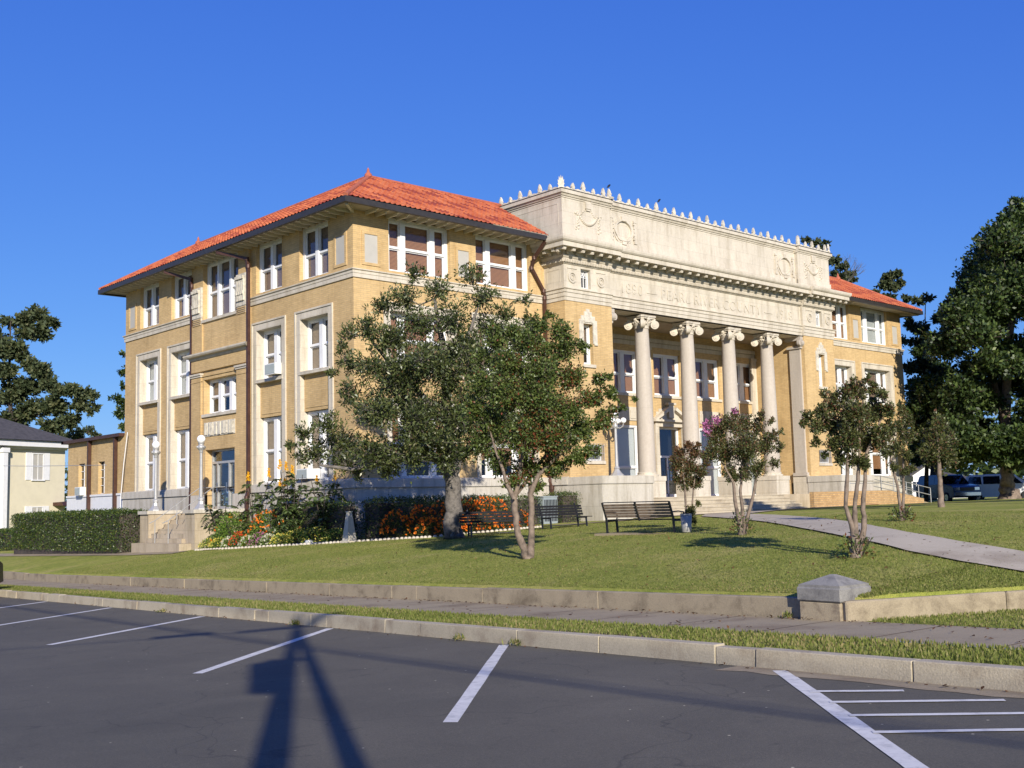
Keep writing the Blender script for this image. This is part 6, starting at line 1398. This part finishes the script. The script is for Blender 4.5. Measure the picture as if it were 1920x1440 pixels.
# service line running to the left with a splice case
g1=at(0,1218,20.3); 
def lift(px,py,h):
    v=_F*FPX+(px-960)*_R+(720-py)*_U; v=v/np.linalg.norm(v); k=3.
    while k<80:
        P=CP+v*k
        a,c=ac0(P[0],P[1])
        if P[2]<(roadz(a) if c<9.45 else walkz(a)): break
        k+=.02
    return P+np.array([SUNH[0]*h/TEL,SUNH[1]*h/TEL,h])
A1=lift(560,1178,8.6); B1=lift(0,1219,8.0); wire('service_line','thin service line leading left from the utility pole',A1,B1+(B1-A1)*.6,.016,0)
S0=lift(285,1197,8.2);S1=lift(400,1187,8.3); q=MB(); q.tube([tuple(S0),tuple(S1)],[.09,.09],8); tag(q.build('splice_case','black_rubber'),'black splice case hanging on the thin service line','cable case')
# thin wire across the yellow house and down the annex
q=MB(); q.tube([tuple(at(-40,873,55)),tuple(at(60,874,52)),tuple(at(200,872,47))],.012,4); tag(q.build('overhead_wire','grey_metal'),'thin wire crossing in front of the yellow house','wire')
# ------------------------------------------------------------------ grass and litter
def blades(name,label,n,sample,zf,h0,h1,mt='grass_blade',tilt=.35):
    A,C_=sample(n); n=len(A); X=CP[0]+HX*A+HY*C_; Y=CP[1]+HY*A-HX*C_; Z=np.array([zf(x,y) for x,y in zip(X,Y)])
    P=np.stack([X,Y,Z],1); Dn=np.stack([RS.normal(size=n)*tilt,RS.normal(size=n)*tilt,np.ones(n)],1)
    L=RS.uniform(h0,h1,n); patch=.5+.5*np.sin(A*.9+C_*1.3)*np.sin(A*.37-C_*.7)
    o=leaf_mesh(name,P,Dn,L,L*.20+.004,mt,None,np.clip(RS.rand(n)*.75+.25*patch,0,1),fold=.05); return tag(o,label,'grass',None,'stuff')
def samp_strip(n):
    A=-2+62*RS.rand(n)**1.5; return A,9.66+1.18*RS.rand(n)**.9*1.0-.02
blades('verge_grass','rough grass on the verge between kerb and sidewalk',60000,samp_strip,lambda x,y:walkz(ac0(x,y)[0])-.01,.03,.075)
def samp_lawn(n):
    A=8.7+34*RS.rand(n)**1.4; C_=12.84+14*RS.rand(n)**1.5; return A,C_
blades('lawn_grass','short mown grass over the near lawn',190000,samp_lawn,lambda x,y:lz(x,y)-.006,.018,.045,tilt=.6)
def samp_bank(n):
    A=2+6.9*RS.rand(n); C_=np.maximum(12.8,13.12+(8.55-A)*2.14)+4.5*RS.rand(n)**1.3; return A,C_
blades('bank_grass','short grass on the corner bank below the walk',60000,samp_bank,lambda x,y:lz(x,y)-.006,.02,.05,tilt=.6)
def samp_corner(n):
    A=3+5.5*RS.rand(n); C_=12.56+3.5*RS.rand(n); k=C_<12.9+(8.6-A)*2.0; return A[k],C_[k]
blades('corner_grass','rough grass in front of the corner wall',16000,samp_corner,lambda x,y:walkz(ac0(x,y)[0])-.01,.03,.06)
def scatter(name,label,n,fn,ls):
    P=[]
    for _ in range(n):
        a,c,z=fn(); x,y=xy(a,c); P.append((x,y,z))
    P=np.array(P); D_=RS.normal(size=(n,3)); D_[:,2]*=.25; o=leaf_mesh(name,P,D_,ls*RS.uniform(.5,1.4,n),ls*.6,'dead_leaf',None,flat=.8); tag(o,label,'leaves',None,'stuff')
def f1():
    a,c=8.7+26*RS.rand()**1.2,12.9+11*RS.rand()**1.1; return a,c,lz(*xy(a,c))+.03
scatter('fallen_leaves','brown leaves scattered on the lawn',1300,f1,.055)
def f2():
    a=3+35*RS.rand()**1.5; r=RS.rand(); c=12.5-.12*RS.rand()**2 if r<.6 else (9.4-.12*RS.rand()**2 if r<.8 else 10.9+1.6*RS.rand()); return a,c,(walkz(a) if c>9.5 else roadz(a))+.012
scatter('litter_leaves','brown leaves caught along wall foot and kerb',700,f2,.06)
def weeds(a,c,n,label):
    x,y=xy(a,c); t=thing('weed_tuft',label,'weed',(x,y,(roadz(a) if c<9.45 else walkz(a)))); P=RS.normal(size=(n,3))*np.array([.07,.04,.02]); P[:,2]=abs(P[:,2]); D_=RS.normal(size=(n,3)); D_[:,2]=abs(D_[:,2])+.6; leaf_mesh('leaves',P,D_,.09*RS.uniform(.5,1.3,n),.02,'grass_blade',t,world=False)
weeds(17.9,9.40,60,'weed sprouting at the kerb near the tall shadow tip'); weeds(11.75,9.38,50,'weed in the kerb joint right of the middle parking line'); weeds(13.0,9.38,40,'weed in the kerb joint left of the middle parking line'); weeds(9.7,12.5,40,'dry weed at the foot of the stone pier'); weeds(24,9.4,50,'weed in the kerb joint at the far left')
